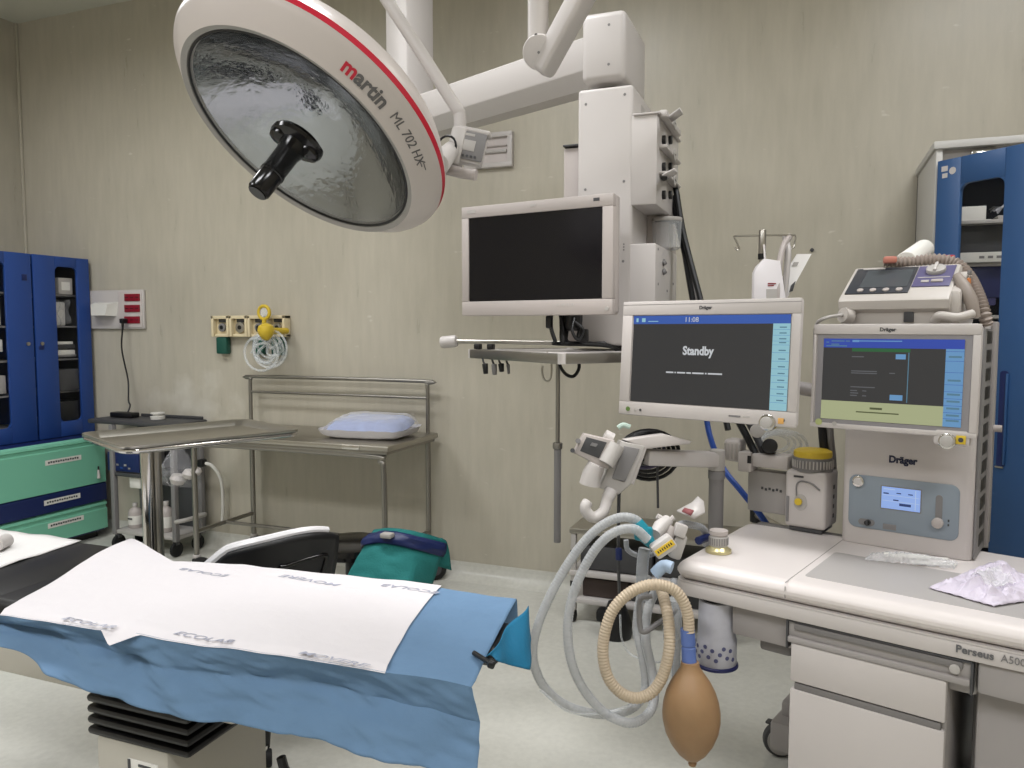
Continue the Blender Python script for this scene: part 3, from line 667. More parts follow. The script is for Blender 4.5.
# fine print beside the model name
# ================================================================== second surgical light (its head hangs above the picture)
T2 = 2.3
tb = at(538, 52, T2); t = thing('surgical_light', 'white surgical light arm with rounded elbow beside the ceiling pendant', 'surgical light', (tb.x, tb.y, tb.z-.05))
b = MB(); b.cyl((tb.x, tb.y, tb.z-.03), (tb.x, tb.y, CH), .031, white, n=24); b.cyl((tb.x, tb.y, CH-.06), (tb.x, tb.y, CH), .12, white, bevel=.01); b.build('drop_tube', t)
p0, p1 = at(551, 54, T2-.03), at(592, -22, T2-.14); dr = (p1-p0).normalized(); p2 = p1+dr*.42
side = dr.cross(up).normalized(); nn = side.cross(dr).normalized()
b = MB(frame(p0-dr*.035, dr, side)); b.prism(rrect((p2-p0).length+.05, .062, .02, 4, (p2-p0).length/2), Matrix.Translation((0, 0, -.032)), .064, white, .012, 3); b.build('spring_arm', t)
b = MB(); c0 = at(540, 52, T2-.02); ax = (at(536, 53, T2-.12)-at(544, 51, T2)).normalized()
b.cyl(c0-ax*.045, c0+ax*.022, .050, white, bevel=.008, n=32); b.cyl(c0+ax*.0215, c0+ax*.024, .004, mgrey, n=10); b.cyl(at(536, 35, T2-.045), at(536, 35, T2-.055), .005, dgrey, n=10); b.build('elbow', t)
hc = p2+V((-.05, -.05, -.12))
b = MB(); b.cyl(p2, hc, .03, white); b.build('head_pivot', t)
ha = (V((-.95, 2.35, 0))-hc).normalized()
b = MB(); b.lathe([(0, .06), (.20, .06), (.25, .055), (.27, .03), (.265, 0), (.22, -.05), (.10, -.085), (0, -.09)], hc, ha, lamp_white, 48, [glow('light_glass', (255, 250, 240), 6)]+[lamp_white]*6); b.build('head', t)
SPOT = (hc+ha*.08, ha)
L = bpy.data.lights.new('second_surgical_light', 'SPOT'); L.energy = 75; L.spot_size = R(62); L.spot_blend = .9; L.shadow_soft_size = .18; L.color = (1, .98, .95)
lo = bpy.data.objects.new('second_surgical_light', L); COL.objects.link(lo); lo.location = SPOT[0]; lo.rotation_euler = ha.to_track_quat('-Z', 'Y').to_euler()

# ================================================================== ceiling pendant
PX0, PX1, PX2, PY0, PY1 = -.807, -.606, -.52, 2.72, 3.17
t = thing('ceiling_pendant', 'white ceiling supply pendant with sockets and shelf, left of blue cabinet', 'ceiling pendant', (-.7, 2.95, 1.44))
# arm and its drop column
fa, fb = V((-1.653, 3.182, 0)), V((-.838, 2.822, 0)); ad = (fb-fa).normalized(); an = V((-ad.y, ad.x, 0))
b = MB(frame(fa, an, Z3, None)); Lr = (fb-fa).length
sec = [(0, 2.455), (.004, 2.448), (.05, 2.398), (.13, 2.398), (.17, 2.44), (.17, 2.565), (.16, 2.572), (.008, 2.572), (0, 2.565)]
b.prism(sec, Matrix.Translation((0, 0, -.32)), Lr+.38, white, 0); b.M = Matrix(); b.build('arm', t)
b = MB(); cc = fa-ad*.235+an*.085; Xc = frame(cc, ad, an); b.M = Xc; b.prism(rrect(.165, .165, .012, 2), Matrix.Translation((0, 0, 2.56)), CH-2.56, white); b.box((0, 0, 2.585), (.24, .19, .03), white, .01); b.cyl((-.0, -.083, 2.68), (-.0, -.085, 2.68), .006, mgrey, n=8); b.cyl((0, 0, CH-.05), (0, 0, CH), .2, white, bevel=.01); b.build('ceiling_column', t)
b = MB(); b.bb((-.795, PY0, 2.375), (-.635, PY1-.1, 2.615), white, .022, 3)
for (x, z) in ((-.695, 2.565), (-.695, 2.43)): b.cyl((x, PY0+.001, z), (x, PY0-.001, z), .005, mgrey, n=8)
b.build('bearing_housing', t)
b = MB(); b.bb((PX0, PY0, 1.44), (PX1, PY1, 2.353), white, .012, 3)
for z in (2.30, 2.0, 1.72): b.cyl((PX0+.03, PY0+.001, z), (PX0+.03, PY0-.001, z), .005, mgrey, n=8); b.cyl((PX1-.03, PY0+.001, z+.02), (PX1-.03, PY0-.001, z+.02), .005, mgrey, n=8)
for z in (1.80, 1.79, 1.78): b.cyl((PX1-.028, PY0+.001, z), (PX1-.028, PY0-.001, z), .003, mgrey, n=8)
b.box((PX1+.0005, PY0+.16, 2.30), (.002, .06, .03), lgrey)
b.build('column', t)
b = MB(); b.bb((-.876, PY0+.05, 1.44), (PX0+.01, PY1, 2.165), offwhite, .008); b.bb((-.876, PY0+.04, 2.168), (-.81, PY0+.2, 2.175), dgrey, .002); b.build('side_duct', t)
sb = MB(); sb.bb((PX1-.01, PY0+.002, 1.934), (PX2, PY1, 2.246), white, .006); sb.bb((PX1, PY0-.004, 2.243), (PX2+.01, PY1, 2.25), white, .002)
so = sb.build('socket_box', t)
def onside(x, y, X=PX2):
    d = ray(x, y); return EYE+d*(X/d.x)
for (y0, y1) in ((117, 131), (148, 162), (171, 189)):
    a, c = onside(659, y0), onside(674, y1)
    b = MB(); b.bb((PX2-.002, a.y, c.z), (PX2+.028, c.y, a.z), white, .006); m = b.build('socket_module', t)
    k = (a+c)/2; b = MB(); b.cyl((PX2+.0275, k.y, k.z), (PX2+.031, k.y, k.z), .022, lgrey, bevel=.002)
    for e in (-.008, .008): b.cyl((PX2+.031, k.y+e, k.z), (PX2+.0322, k.y+e, k.z), .003, black, n=8)
    b.build('socket_face', m)
for y0 in (140, 167, 195):
    for xx in (662.5, 669):
        c = onside(xx, y0); b = MB(); b.cyl((PX2-.002, c.y, c.z), (PX2+.012, c.y, c.z), .016, black, bevel=.002); b.cyl((PX2+.012, c.y, c.z), (PX2+.013, c.y, c.z), .006, mgrey, n=10); b.build('earth_terminal', t)
for (xa, ya, xb, yb) in ((670, 120, 687, 112), (664, 176, 682, 170)):
    a, c = onside(xa, ya, PX2+.03), onside(xb-6, yb, PX2+.09)
    b = MB(); h = (c-a)*.5; b.add([a-Y3*.035, a+Y3*.035, c+Y3*.035, c-Y3*.035], [(0, 1, 2, 3)], white); b.build('socket_lid', t, solid=.006)
b = MB(); b.bb((PX1-.01, PY0+.002, 1.45), (PX2, PY1, 1.80), white, .006)
b.bb((PX1-.01, PY1-.18, 1.79), (PX2-.004, PY1, 1.94), offwhite)
for (x, y) in ((657, 249), (672, 249), (657, 284), (672, 284), (666, 291)): c = onside(x+1, y); b.cyl((PX2-.001, c.y, c.z), (PX2+.002, c.y, c.z), .005, mgrey, n=8)
for y in (263.5, 272.5): c = onside(663, y); b.cyl((PX2-.001, c.y-.006, c.z), (PX2+.008, c.y, c.z+.006), .011, mgrey, n=12)
b.build('lower_socket_box', t)
ZS = 1.42
scn = atz(561, 354.5, ZS); sl = at(461, 350, scn.y*0+2.98); sl.z = ZS; e1 = (sl-scn); w1 = .62; e1.z = 0; e1.normalize(); e2 = V((e1.y, -e1.x, 0)); e2 = e2 if e2.y > 0 else -e2
SX = frame(scn, e1, e2) if e1.cross(e2).z > 0 else frame(scn, e2, e1)
sw, sd = (w1, .48) if e1.cross(e2).z > 0 else (.48, w1)
b = MB(SX); pr = rrect(sw, sd, .02, 4, sw/2, sd/2); b.prism(pr, Matrix.Translation((0, 0, -.004)), .004, white)
for (c, d) in (((sw/2, .004, -.014), (sw-.03, .012, .034)), ((.004, sd/2, -.014), (.012, sd-.03, .034)), ((sw/2, sd-.004, -.014), (sw-.03, .012, .034)), ((sw-.004, sd/2, -.014), (.012, sd-.03, .034))): b.box(c, d, brushed, .004)
b.cyl((.012, .012, -.031), (.012, .012, .003), .014, white); b.cyl((sw-.012, .012, -.031), (sw-.012, .012, .003), .014, white); b.cyl((.012, sd-.012, -.031), (.012, sd-.012, .003), .014, white); b.cyl((sw-.012, sd-.012, -.031), (sw-.012, sd-.012, .003), .014, white)
se = b.build('shelf', t)
b = MB(); ra, rb = at(444, 341, 3.06), at(575, 343, 3.02); b.tube([ra, rb, at(600, 343, 3.0)], .009, steel); b.build('shelf_rail', t)
b = MB(); b.cyl(at(441, 342.5, 3.07), at(457, 341, 3.05), .024, white, bevel=.008); b.build('rail_grip', t)

# ---- monitor on the pendant
ml, mr = at(461.5, 263, 2.81), at(613, 253, 2.5); mu = (mr-ml); mu.z = 0; mw = mu.length; mh = .392
MX = frame((ml+mr)/2, mu, Z3)
t = thing('wall_monitor', 'white framed monitor with blank black screen on the pendant shelf', 'monitor', (MX @ V((0, -mh/2, 0))))
t.name = 'pendant_monitor'
b = MB(MX); sx0, sx1, sy0, sy1 = -mw/2+.032, mw/2-.040, -mh/2+.052, mh/2-.040
o = rrect(mw, mh, .012, 4); b.prism(o, Matrix.Translation((0, 0, -.055)), .035, offwhite, .004)
for (x0, y0, x1, y1) in ((-mw/2, -mh/2, mw/2, sy0), (-mw/2, sy1, mw/2, mh/2), (-mw/2, sy0, sx0, sy1), (sx1, sy0, mw/2, sy1)): b.bb((x0+.001, y0+.001*(y0 < 0), -.024), (x1-.001, y1, 0), offwhite, .002)
b.box((sx0+.012, mh/2-.018, .0006), (.036, .012, .001), lgrey); b.box((mw/2-.06, mh/2-.016, .0006), (.022, .010, .001), dgrey); b.box((0, mh/2-.016, .0006), (.02, .008, .001), lgrey)
for k in range(4): b.box((mw/2-.20+.018*k, -mh/2+.034, .0006), (.009, .008, .001), lgrey)
b.cyl((mw/2-.02, -mh/2+.02, 0), (mw/2-.02, -mh/2+.02, .003), .007, lgrey, n=12)
b.build('bezel', t)
b = MB(MX); b.bb((sx0, sy0, -.018), (sx1, sy1, -.004), mat('lcd_off', (9, 8, 14), .18)); b.build('screen', t)
b = MB(MX); b.box((0, 0, -.085), (.22, .2, .06), offwhite, .01); b.box((.09, -.10, -.13), (.05, .30, .03), black, .006); b.cyl((.09, -.24, -.13), (.09, -.13, -.13), .03, black); b.build('mount', t)
# cable loops below the monitor
t = thing('cable_bundle', 'bundle of black cables looped below the pendant monitor', 'cables', scn+e2*.15)
base = at(572, 338, 2.75)
for k in range(7):
    b = MB(); o = V((random.uniform(-.03, .03), random.uniform(-.02, .03), 0)); x0 = 555+k*4.2
    b.tube([at(x0, 314, 2.76)+o, at(x0+3*math.sin(k), 328, 2.75)+o, at(x0+4-k, 341, 2.74)+o, at(560+k*5, 343.5, 2.75)+o, at(590+3*k, 344+k*.3, 2.78), at(624, 341+2*k, 2.8)], .0075, black, n=7, smooth=6); b.build('cable', t)
b = MB(); b.tube([at(574, 318, 2.7), at(572, 330, 2.68), at(578, 340, 2.68), at(583, 330, 2.7), at(575, 322, 2.7)], .006, black, n=7, smooth=6); b.box(at(584, 336, 2.72), (.03, .03, .05), black, .006); b.box(at(549, 322, 2.72), (.022, .02, .045), black, .006); b.build('plug', t)
t = thing('loop_cable', 'black cable looping down below the pendant shelf edge', 'cable', at(570, 377, 2.6))
b = MB(); b.tube([at(558, 358, 2.62), at(561, 368, 2.62), at(567, 375, 2.61), at(574, 376, 2.61), at(579, 368, 2.62), at(578, 358, 2.63)], .006, black, n=8, smooth=6); b.build('cable', t)
# plugs hanging under the shelf
for (x, l0, l1, w, lab) in ((485, 361, 374, .018, 'black plug hanging leftmost below the pendant shelf'), (494, 360, 375, .017, 'grey long connector hanging second from left below shelf'), (501, 361, 372, .018, 'black plug hanging third from left below pendant shelf'), (508, 360, 374, .011, 'thin grey connector hanging rightmost of four below shelf')):
    d = 2.80; t = thing('hanging_plug', lab, 'plug', at(x, l1, d), 'plugs hanging below the shelf'); k = 8 if l1-l0 > 13 else 5
    b = MB(); b.cyl(at(x, l0+k*.5, d), at(x+.8, l1, d), w*.62, black if w == .018 else mgrey, r1=w*.5, n=10, bevel=.003); b.build('body', t)
    b = MB(); b.tube([at(x-2.5, l0-3, d), at(x-1.5, l0+1, d), at(x, l0+k*.6, d)], .004, dgrey, n=6, smooth=4); b.build('cord', t)
b = MB(); b.tube([at(547, 352, 2.6), at(551, 362, 2.6), at(551, 376, 2.6), at(548, 381, 2.6), at(544, 379, 2.6), at(542, 371, 2.6), at(543, 366, 2.6)], .0035, steel, n=7, smooth=6)
tag(b.build('wire_hook'), 'thin steel hook hanging from the front of the pendant shelf', 'hook')
for (x, y, lab) in ((478, 345.5, 'small black clip lying at left end of pendant shelf'), (491, 344.5, 'small black clip lying second from left on pendant shelf')):
    b = MB(); p = at(x, y, 2.95); b.box((p.x, p.y, ZS+.012), (.026, .03, .022), black, .005); tag(b.build('cable_clip'), lab, 'clip')
# telescopic infusion pole hanging from the shelf
t = thing('infusion_pole', 'thin steel infusion pole hanging below the pendant shelf', 'pole', at(558, 546, 2.66))
a = at(558, 360, 2.66); b = MB(); lo_, mid = at(558, 546, 2.66).z, at(558, 447, 2.66).z
b.cyl((a.x, a.y, mid-.02), (a.x, a.y, 1.40), .0075, brushed); b.build('inner_rod', t)
b = MB(); b.cyl((a.x, a.y, lo_), (a.x, a.y, mid), .0125, mgrey, bevel=.002); b.build('outer_tube', t)
b = MB(); b.cyl((a.x, a.y, mid-.01), (a.x, a.y, mid+.012), .017, brushed, bevel=.003); b.build('collar', t)
# suction jar in the pendant recess
t = thing('suction_jar', 'clear suction jar in the open recess of the pendant', 'jar', (PX2-.0, 2.86, 1.801))
c = onside(664, 238, PX2-.045); c = V((PX2-.012, 3.0, 1.803))
b = MB(); b.lathe([(0, 0), (.045, 0), (.052, .006), (.056, .105), (0, .105)], c, Z3, clearp, 24); b.build('jar', t)
b = MB(); b.cyl(c+Z3*.105, c+Z3*.12, .058, lgrey, bevel=.003); b.build('lid', t)
# leads down from the sockets
def cable(name, pts, r, m, lab, cat='cable', n=8, sm=7, **k):
    b = MB(); b.tube(pts, r, m, n=n, smooth=sm, **k); return tag(b.build(name), lab, cat)
q = [onside(664, 178, PX2+.035), onside(672, 178, PX2+.10)]
cable('power_cable', [q[0], at(671, 176, 3.0), at(676, 190, 2.98), at(680, 215, 2.96), at(685, 240, 2.94), at(694, 275, 2.9), at(703, 310, 2.86), at(716, 370, 2.8), at(728, 430, 2.72)], .011, black, 'black power cable running down from the white pendant socket lid')
cable('power_cable', [at(673, 196, 3.0), at(676, 215, 2.99), at(684, 250, 2.96), at(690, 285, 2.93), at(695, 315, 2.9), at(704, 380, 2.84), at(706, 405, 2.8)], .011, black, 'left black cable of the pair hanging beside the pendant')
cable('white_cable', [at(675, 200, 3.02), at(683, 245, 2.98), at(695, 290, 2.93), at(706, 335, 2.88), at(722, 400, 2.8)], .008, white, 'white cable between the two black cables beside pendant')
cable('blue_hose', [at(700, 318, 3.02), at(704, 380, 2.98), at(708, 428, 2.86), at(722, 466, 2.72), at(742, 492, 2.66), at(764, 520, 2.62), at(778, 545, 2.6)], .0105, mat('blue_hose', (34, 74, 158), .45), 'blue gas hose slanting down behind the anaesthesia worktop', 'hose')

# ================================================================== white framed viewer panel on the wall behind the lamp
t = thing('wall_viewer', 'white framed rectangular panel mounted high on the wall', 'wall panel', (-1.74, 4.13, 2.42))
x0, x1, z0, z1 = -1.90, -1.602, 2.415, 2.61
b = MB(); w = .028
b.bb((x0, 4.105, z0), (x1, 4.139, z0+w), white, .004); b.bb((x0, 4.105, z1-w), (x1, 4.139, z1), white, .004); b.bb((x0, 4.106, z0+w-.003), (x0+w, 4.139, z1-w+.003), white, .001); b.bb((x1-w, 4.106, z0+w-.003), (x1, 4.139, z1-w+.003), white, .001); b.build('frame', t)
b = MB(); b.bb((x0+w, 4.125, z0+w), (x1-w, 4.139, z1-w), white_shiny)
b.box(((x0+x1)/2, 4.12, z0+.09), (x1-x0-.07, .02, .02), lgrey, .006); b.box(((x0+x1)/2, 4.121, z0+.12), (x1-x0-.07, .012, .006), offwhite); b.build('panel', t)
b = MB(); c = aty(812, 250, 4.139); b.cyl(c+Y3*.003, c-Y3*.008, .009, dgrey, n=12); tag(b.build('wall_screw'), 'dark screw in the wall left of the blue cabinet', 'screw')
# ================================================================== anaesthesia machine; its own frame: u right, v back, z up
PA = V((-.32, 2.08, 0)); pang = R(-17.2); PU_ = V((math.cos(pang), math.sin(pang), 0)); PV_ = V((-PU_.y, PU_.x, 0))
PF = frame(PA, PU_, PV_)
def onv(px, py, v):                                            # (u, z) where the sight line meets the plane v
    d = ray(px, py); k = (PA-EYE).dot(PV_)+v; p = EYE+d*(k/d.dot(PV_)); q = p-PA; return q.dot(PU_), p.z
def P(u, v, z): return PF @ V((u, v, z))
mach = mat('machine_white', (190, 184, 181), .36); mach2 = mat('machine_grey', (152, 147, 145), .42); mach3 = mat('machine_dark_grey', (118, 115, 114), .48)  # plain machine tones: white, mid grey and the darkest grey
panel_bl = mat('machine_blue_grey', (130, 140, 149), .35); tray_m = mat('machine_tray_grey', (166, 162, 160), .4)
t = thing('anaesthesia_machine', 'white anaesthesia machine with worktop, drawers and upright column, right foreground', 'anaesthesia machine', P(.4, .4, 0))
# worktop
ol = []
def arc(cx, cy, r, a0, a1, n=6): return [(cx+r*math.cos(R(a0+(a1-a0)*k/n)), cy+r*math.sin(R(a0+(a1-a0)*k/n))) for k in range(n+1)]
ol = arc(.012, .028, .03, 180, 270)+[(.3, -.002), (.6, .0), (.9, .01)]+arc(1.06, .09, .07, 270, 360)+[(1.13, .62), (.30, .66), (.27, .56)]+arc(.01, .50, .04, 90, 180)
desk_w = mat('worktop_white', (212, 205, 202), .34); b = MB(PF); b.prism(ol, Matrix.Translation((0, 0, .818)), .052, desk_w, .030, 5); b.prism([(p[0]+(.0012 if p[0] < .5 else -.0012), p[1]+.0012) for p in ol], Matrix.Translation((0, 0, .8145)), .004, mach)
b.prism(ol, Matrix.Translation((0, 0, .777)), .038, mach, .006, 2)
b.box((.285, .25, .8700), (.002, .50, .0012), mach2); b.box((.285, -.0005, .845), (.002, .002, .03), mach2)
b.text('Perseus', frame((.695, .0012, .8000), (1, .012, 0), (0, 0, 1)), .0235, mat('strip_print', (98, 98, 100), .5), bold=.025, sx=.98); b.text('A500', frame((.7655, .0036, .8000), (1, .02, 0), (0, 0, 1)), .0235, mgrey, sx=.88)
b.build('worktop', t)
b = MB(PF); b.prism(rrect(.72, .27, .012, 3, .665, .215), Matrix.Translation((0, 0, .8685)), .0025, tray_m, .001); b.build('worktop_inlay', t)
b = MB(PF); c = V((.046, .145, .871)); b.lathe([(0, 0), (.036, 0), (.036, .008), (.027, .014), (.024, .018)], c, Z3, mat('brass_ring', (196, 186, 142), .3, .6), 28); b.lathe([(.024, .018), (.026, .022), (.026, .044), (.022, .048), (0, .048)], c, Z3, lgrey, 28); b.lathe([(.022, .048), (.026, .052), (.0255, .062), (0, .062)], c, Z3, offwhite, 28)
for k in range(24): a = R(15*k); b.box(c+V((.0262*math.cos(a), .0262*math.sin(a), .033)), (.002, .002, .02), mgrey)
b.build('pressure_valve', t)
# under the worktop
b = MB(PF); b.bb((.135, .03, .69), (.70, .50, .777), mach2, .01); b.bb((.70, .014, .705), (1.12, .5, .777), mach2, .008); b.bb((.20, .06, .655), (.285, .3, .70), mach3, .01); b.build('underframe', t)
b = MB(PF); x0, x1, z0, z1 = .288, .694, .722, .776
for (a, c, d, e) in ((x0, x1, z1-.004, z1), (x0, x0+.005, z0-.02, z1), (x1-.005, x1, z0-.02, z1)): b.bb((a, .004, d), (c, .05, e), dgrey, .001)
b.bb((x0+.005, .010, z0), (x1-.005, .06, z1-.004), mach2, .002); b.bb((x0+.02, .004, z0+.032), (x1-.02, .02, z1-.006), mach3, .003); b.bb((x0+.005, .0, z0-.002), (x1-.005, .03, z0+.014), mach2, .004)
b.cyl((x1-.035, .006, z0+.030), (x1-.035, .000, z0+.030), .011, lgrey, bevel=.002, n=18); b.build('pullout_shelf', t)
b = MB(PF); b.bb((.318, .02, .13), (.646, .50, .722), mach2, .006); b.build('drawer_housing', t)
for (z0, z1) in ((.623, .720), (.33, .604), (.14, .312)):
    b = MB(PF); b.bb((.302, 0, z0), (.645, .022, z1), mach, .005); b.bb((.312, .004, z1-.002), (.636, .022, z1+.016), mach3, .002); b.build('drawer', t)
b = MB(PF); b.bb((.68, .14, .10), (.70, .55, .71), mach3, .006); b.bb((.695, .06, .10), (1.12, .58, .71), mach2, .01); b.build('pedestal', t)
b = MB(PF); b.bb((.645, .20, .36), (.658, .24, .40), dgrey, .003); b.bb((.065, .64, .13), (.16, .74, .25), mach2, .012); b.bb((.05, .58, .10), (1.12, .76, .2), mach2, .012); b.bb((.30, .12, .07), (1.12, .7, .14), mgrey, .01); b.build('chassis', t)
for (u, v) in ((.035, .74), (1.05, .74), (.40, .18), (1.05, .16)):
    ca = V((.55, -.84, 0)).normalized() if u < .5 and v > .5 else V((1, 0, 0)); cc_ = V((u, v, .062))
    b = MB(PF); b.cyl(cc_-ca*.016, cc_+ca*.016, .062, dgrey, bevel=.010, n=28); b.cyl(cc_-ca*.019, cc_+ca*.019, .050, lgrey, n=28); b.box((u, v, .122), (.04, .04, .03), mgrey, .006); b.box((u-.03, v-.02, .122), (.03, .03, .010), dgrey, .004); b.build('caster', t)
# column
b = MB(PF); b.prism(rrect(.338, .29, .02, 4, .452, .625), Matrix.Translation((0, 0, .868)), .642, mach, .01)
b.text('Dräger', frame((.444, .4792, 1.129), (1, 0, 0), (0, 0, 1)), .0275, mat('navy_print', (24, 30, 58), .5), bold=.045, sx=.92)
b.build('column', t)
b = MB(PF); c = ((.306+.582)/2, 1.0005)
b.prism(rrect(.285, .155, .022, 5, 0, 0), frame((.446, .4805, .998), (1, 0, 0), (0, 0, 1)), .004, panel_bl, .002)
o = b.build('gas_panel', t)
Xp = frame((.446, .4765, .998), (1, 0, 0), (0, 0, 1))
def pp2(px, py): q = onv(px, py, .4765); return q[0]-.446, q[1]-.998
lcd = glow('small_lcd', (158, 190, 252), 1.15); lcdink = glow('lcd_ink', (60, 84, 150), .7); lcdlight = glow('lcd_light', (196, 216, 255), 1.1)
b = MB(PF @ Xp); (xa, ya), (xb, yb) = pp2(882, 486), pp2(920, 512.5); b.bb((xa-.003, yb-.003, 0), (xb+.003, ya+.003, .001), mgrey); b.bb((xa, yb, .001), (xb, ya, .002), lcd)
w, h = xb-xa, ya-yb
for (fx, fy, fw_, fh, m) in ((.5, .62, .96, .02, lcdlight), (.5, .36, .96, .02, lcdlight), (.12, .70, .14, .06, lcdink), (.38, .42, .14, .06, lcdink), (.62, .24, .3, .12, lcdink), (.45, .75, .12, .05, lcdink), (.75, .75, .12, .05, lcdink), (.2, .9, .3, .04, lcdlight), (.88, .5, .02, .9, lcdlight)):
    b.box((xa+w*fx, yb+h*fy, .0023), (w*fw_, h*fh, .0008), m)
b.build('display', o)
b = MB(PF @ Xp); c = pp2(858.5, 481); b.cyl((c[0], c[1], 0), (c[0], c[1], .008), .0165, chrome, bevel=.002); b.cyl((c[0], c[1], .006), (c[0], c[1], .010), .011, white); b.build('gauge_button', o)
b = MB(PF @ Xp); c = pp2(866.5, 522); b.prism(rrect(.044, .018, .0085, 4, c[0], c[1]), Matrix.Translation((0, 0, .0)), .002, mgrey); b.cyl((c[0]+.004, c[1], 0), (c[0]+.004, c[1], .012), .008, black); b.box((c[0]+.004, c[1], .014), (.005, .016, .006), dgrey, .001); b.build('rotary_switch', o)
b = MB(PF @ Xp); c = pp2(939, 508); b.prism(rrect(.017, .072, .0084, 5, c[0], c[1]), Matrix.Translation((0, 0, 0)), .0015, mgrey); c = pp2(938, 522.5); b.cyl((c[0], c[1], 0), (c[0], c[1], .016), .0145, offwhite, bevel=.003); b.build('flow_slider', o)
b = MB(PF @ Xp); c = pp2(889.5, 527); b.box((c[0], c[1], .0006), (.035, .016, .0012), mgrey, .0003); c = pp2(948.5, 523)
for k in (-.006, .006): b.box((c[0], c[1]+k, .0006), (.004, .006, .0012), dgrey)
b.build('print_marks', o)
# slotted rail on the column's right side
b = MB(PF); u0 = .6215
b.bb((u0, .495, .875), (u0+.006, .66, 1.50), mgrey, .001); b.bb((u0, .665, .875), (u0+.014, .72, 1.52), mach2, .004)
for k in range(12): b.bb((u0+.0005, .545, .898+.051*k), (u0+.0075, .635, .933+.051*k), black, .002)
b.cyl((u0+.010, .69, 1.215), (u0+.034, .69, 1.215), .010, offwhite); b.build('slotted_rail', t)
b = MB(PF); b.bb((-.0, .52, .78), (.27, .58, .868), mach3, .01); b.build('rear_bracket', t)
# main screen
TS = R(3.0)
def screen_frame(px, py, v): u, z = onv(px, py, v); return PF @ Matrix.Translation((u, v, z)) @ Matrix.Rotation(-TS, 4, 'X') @ frame((0, 0, 0), (1, 0, 0), (0, 0, 1))
def toloc(X):
    Xi = X.inverted(); n = X.to_3x3() @ Z3; o = X.translation
    def f(px, py): d = ray(px, py); p = EYE+d*((o-EYE).dot(n)/d.dot(n)); q = Xi @ p; return q.x, q.y
    return f
def rim(b, W, H, w0, w1, h0, h1, m, front=0, back=-.03, m2=None):
    """bezel: slab with a window from (w0,h0) to (w1,h1)"""
    b.prism(rrect(W, H, .012, 4), Matrix.Translation((0, 0, -.018)), front-.006+.018, m, .004); b.prism(rrect(W*.8, H*.84, .02, 4), Matrix.Translation((0, 0, back)), -.015-back, m, .008)
    for (x0, y0, x1, y1) in ((-W/2, -H/2, W/2, h0), (-W/2, h1, W/2, H/2), (-W/2, h0, w0, h1), (w1, h0, W/2, h1)):
        b.bb((x0+.0015, y0+.0015*(y0 < h0-.001), front-.009), (x1-.0015, y1-.0015*(y1 > h1+.001), front), m2 or m, .002)
scr_dark = glow('screen_dark_grey', (66, 66, 68), .9); scr_blue = glow('screen_blue', (66, 106, 196), 1.0); scr_pale = glow('screen_pale_blue', (168, 222, 236), 1.0); scr_pale2 = glow('screen_sky_blue', (118, 172, 222), 1.0)
scr_txt = glow('screen_white_text', (225, 228, 232), 1.0); scr_lines = glow('screen_blue_lines', (104, 150, 176), .9); scr_green = glow('screen_green_bar', (52, 116, 72), .9); scr_olive = glow('screen_pale_green', (192, 198, 154), 1.0); scr_deep = glow('screen_deep_blue', (58, 86, 192), 1.0); scr_oltx = glow('screen_olive_text', (96, 104, 70), .9); scr_grtx = glow('screen_grey_text', (120, 122, 128), .8)
M2 = PF @ Matrix.Translation((.437, .33, 1.369)) @ Matrix.Rotation(-TS, 4, 'X') @ frame((0, 0, 0), (1, 0, 0), (0, 0, 1)); f2 = toloc(M2)
W2, H2 = .410, .290
b = MB(M2); (ax, ay), (bx, by) = f2(826, 340), f2(961, 428.5); bx = f2(963, 380)[0]; by = f2(892, 423)[1]; ax = f2(822, 380)[0]; ay = f2(892, 339)[1]
rim(b, W2, H2, ax-.018, bx+.016, by-.012, ay+.012, mach, 0, -.045)
b.text('Dräger', frame((-.012, H2/2-.016, .0005), (1, 0, 0), (0, 1, 0)), .014, dgrey, bold=.03)
b.cyl((-W2/2+.026, -H2/2+.016, 0), (-W2/2+.026, -H2/2+.016, .003), .009, mat('button_green', (170, 178, 120), .5), n=16); b.cyl((-W2/2+.068, -H2/2+.014, 0), (-W2/2+.068, -H2/2+.014, .002), .006, lgrey, n=12)
b.build('screen_bezel', t)
b = MB(M2); b.bb((ax-.017, by-.013, -.012), (bx+.017, ay+.011, -.004), mat('surround_grey', (138, 135, 138), .45)); o = b.build('screen_surround', t)
b = MB(M2); b.bb((ax, by, -.004), (bx, ay, -.0025), scr_dark); w, h = bx-ax, ay-by
def q2(x0, y0, x1, y1, m, l=1): b.bb((ax+w*x0, by+h*y0, -.0026), (ax+w*x1, by+h*y1, -.0022+.0003*l), m)
q2(0, .89, 1, 1, scr_deep); q2(.88, 0, 1, .89, scr_pale2); q2(0, 0, .88, .23, scr_olive)
q2(.22, .845, .64, .885, scr_green, 2)
for (x, y, ww) in ((.22, .775, .09), (.22, .60, .19), (.22, .575, .19), (.50, .585, .04), (.22, .405, .18), (.22, .36, .05), (.22, .33, .06), (.22, .30, .05), (.31, .36, .03), (.31, .30, .03)): q2(x, y, x+ww, y+.012, scr_grtx, 2)
q2(.54, .76, .61, .82, scr_pale2, 2); q2(.51, .27, .60, .335, scr_pale2, 2); q2(.628, .25, .634, .84, scr_lines, 2)
q2(.22, .96, .27, .985, scr_pale2, 2); q2(.27, .968, .58, .980, scr_pale2, 2)
for (x, y, ww) in ((.02, .95, .02), (.06, .965, .1), (.06, .925, .06), (.02, .905, .16), (.17, .965, .03)): q2(x, y, x+ww, y+.012, scr_lines, 2)
q2(.37, .145, .46, .17, scr_oltx, 2); q2(.27, .10, .58, .115, scr_oltx, 2)
for y in (.79, .52, .36, .28, .20, .12, .06): q2(.90, y, .985, y+.022, scr_lines, 2)
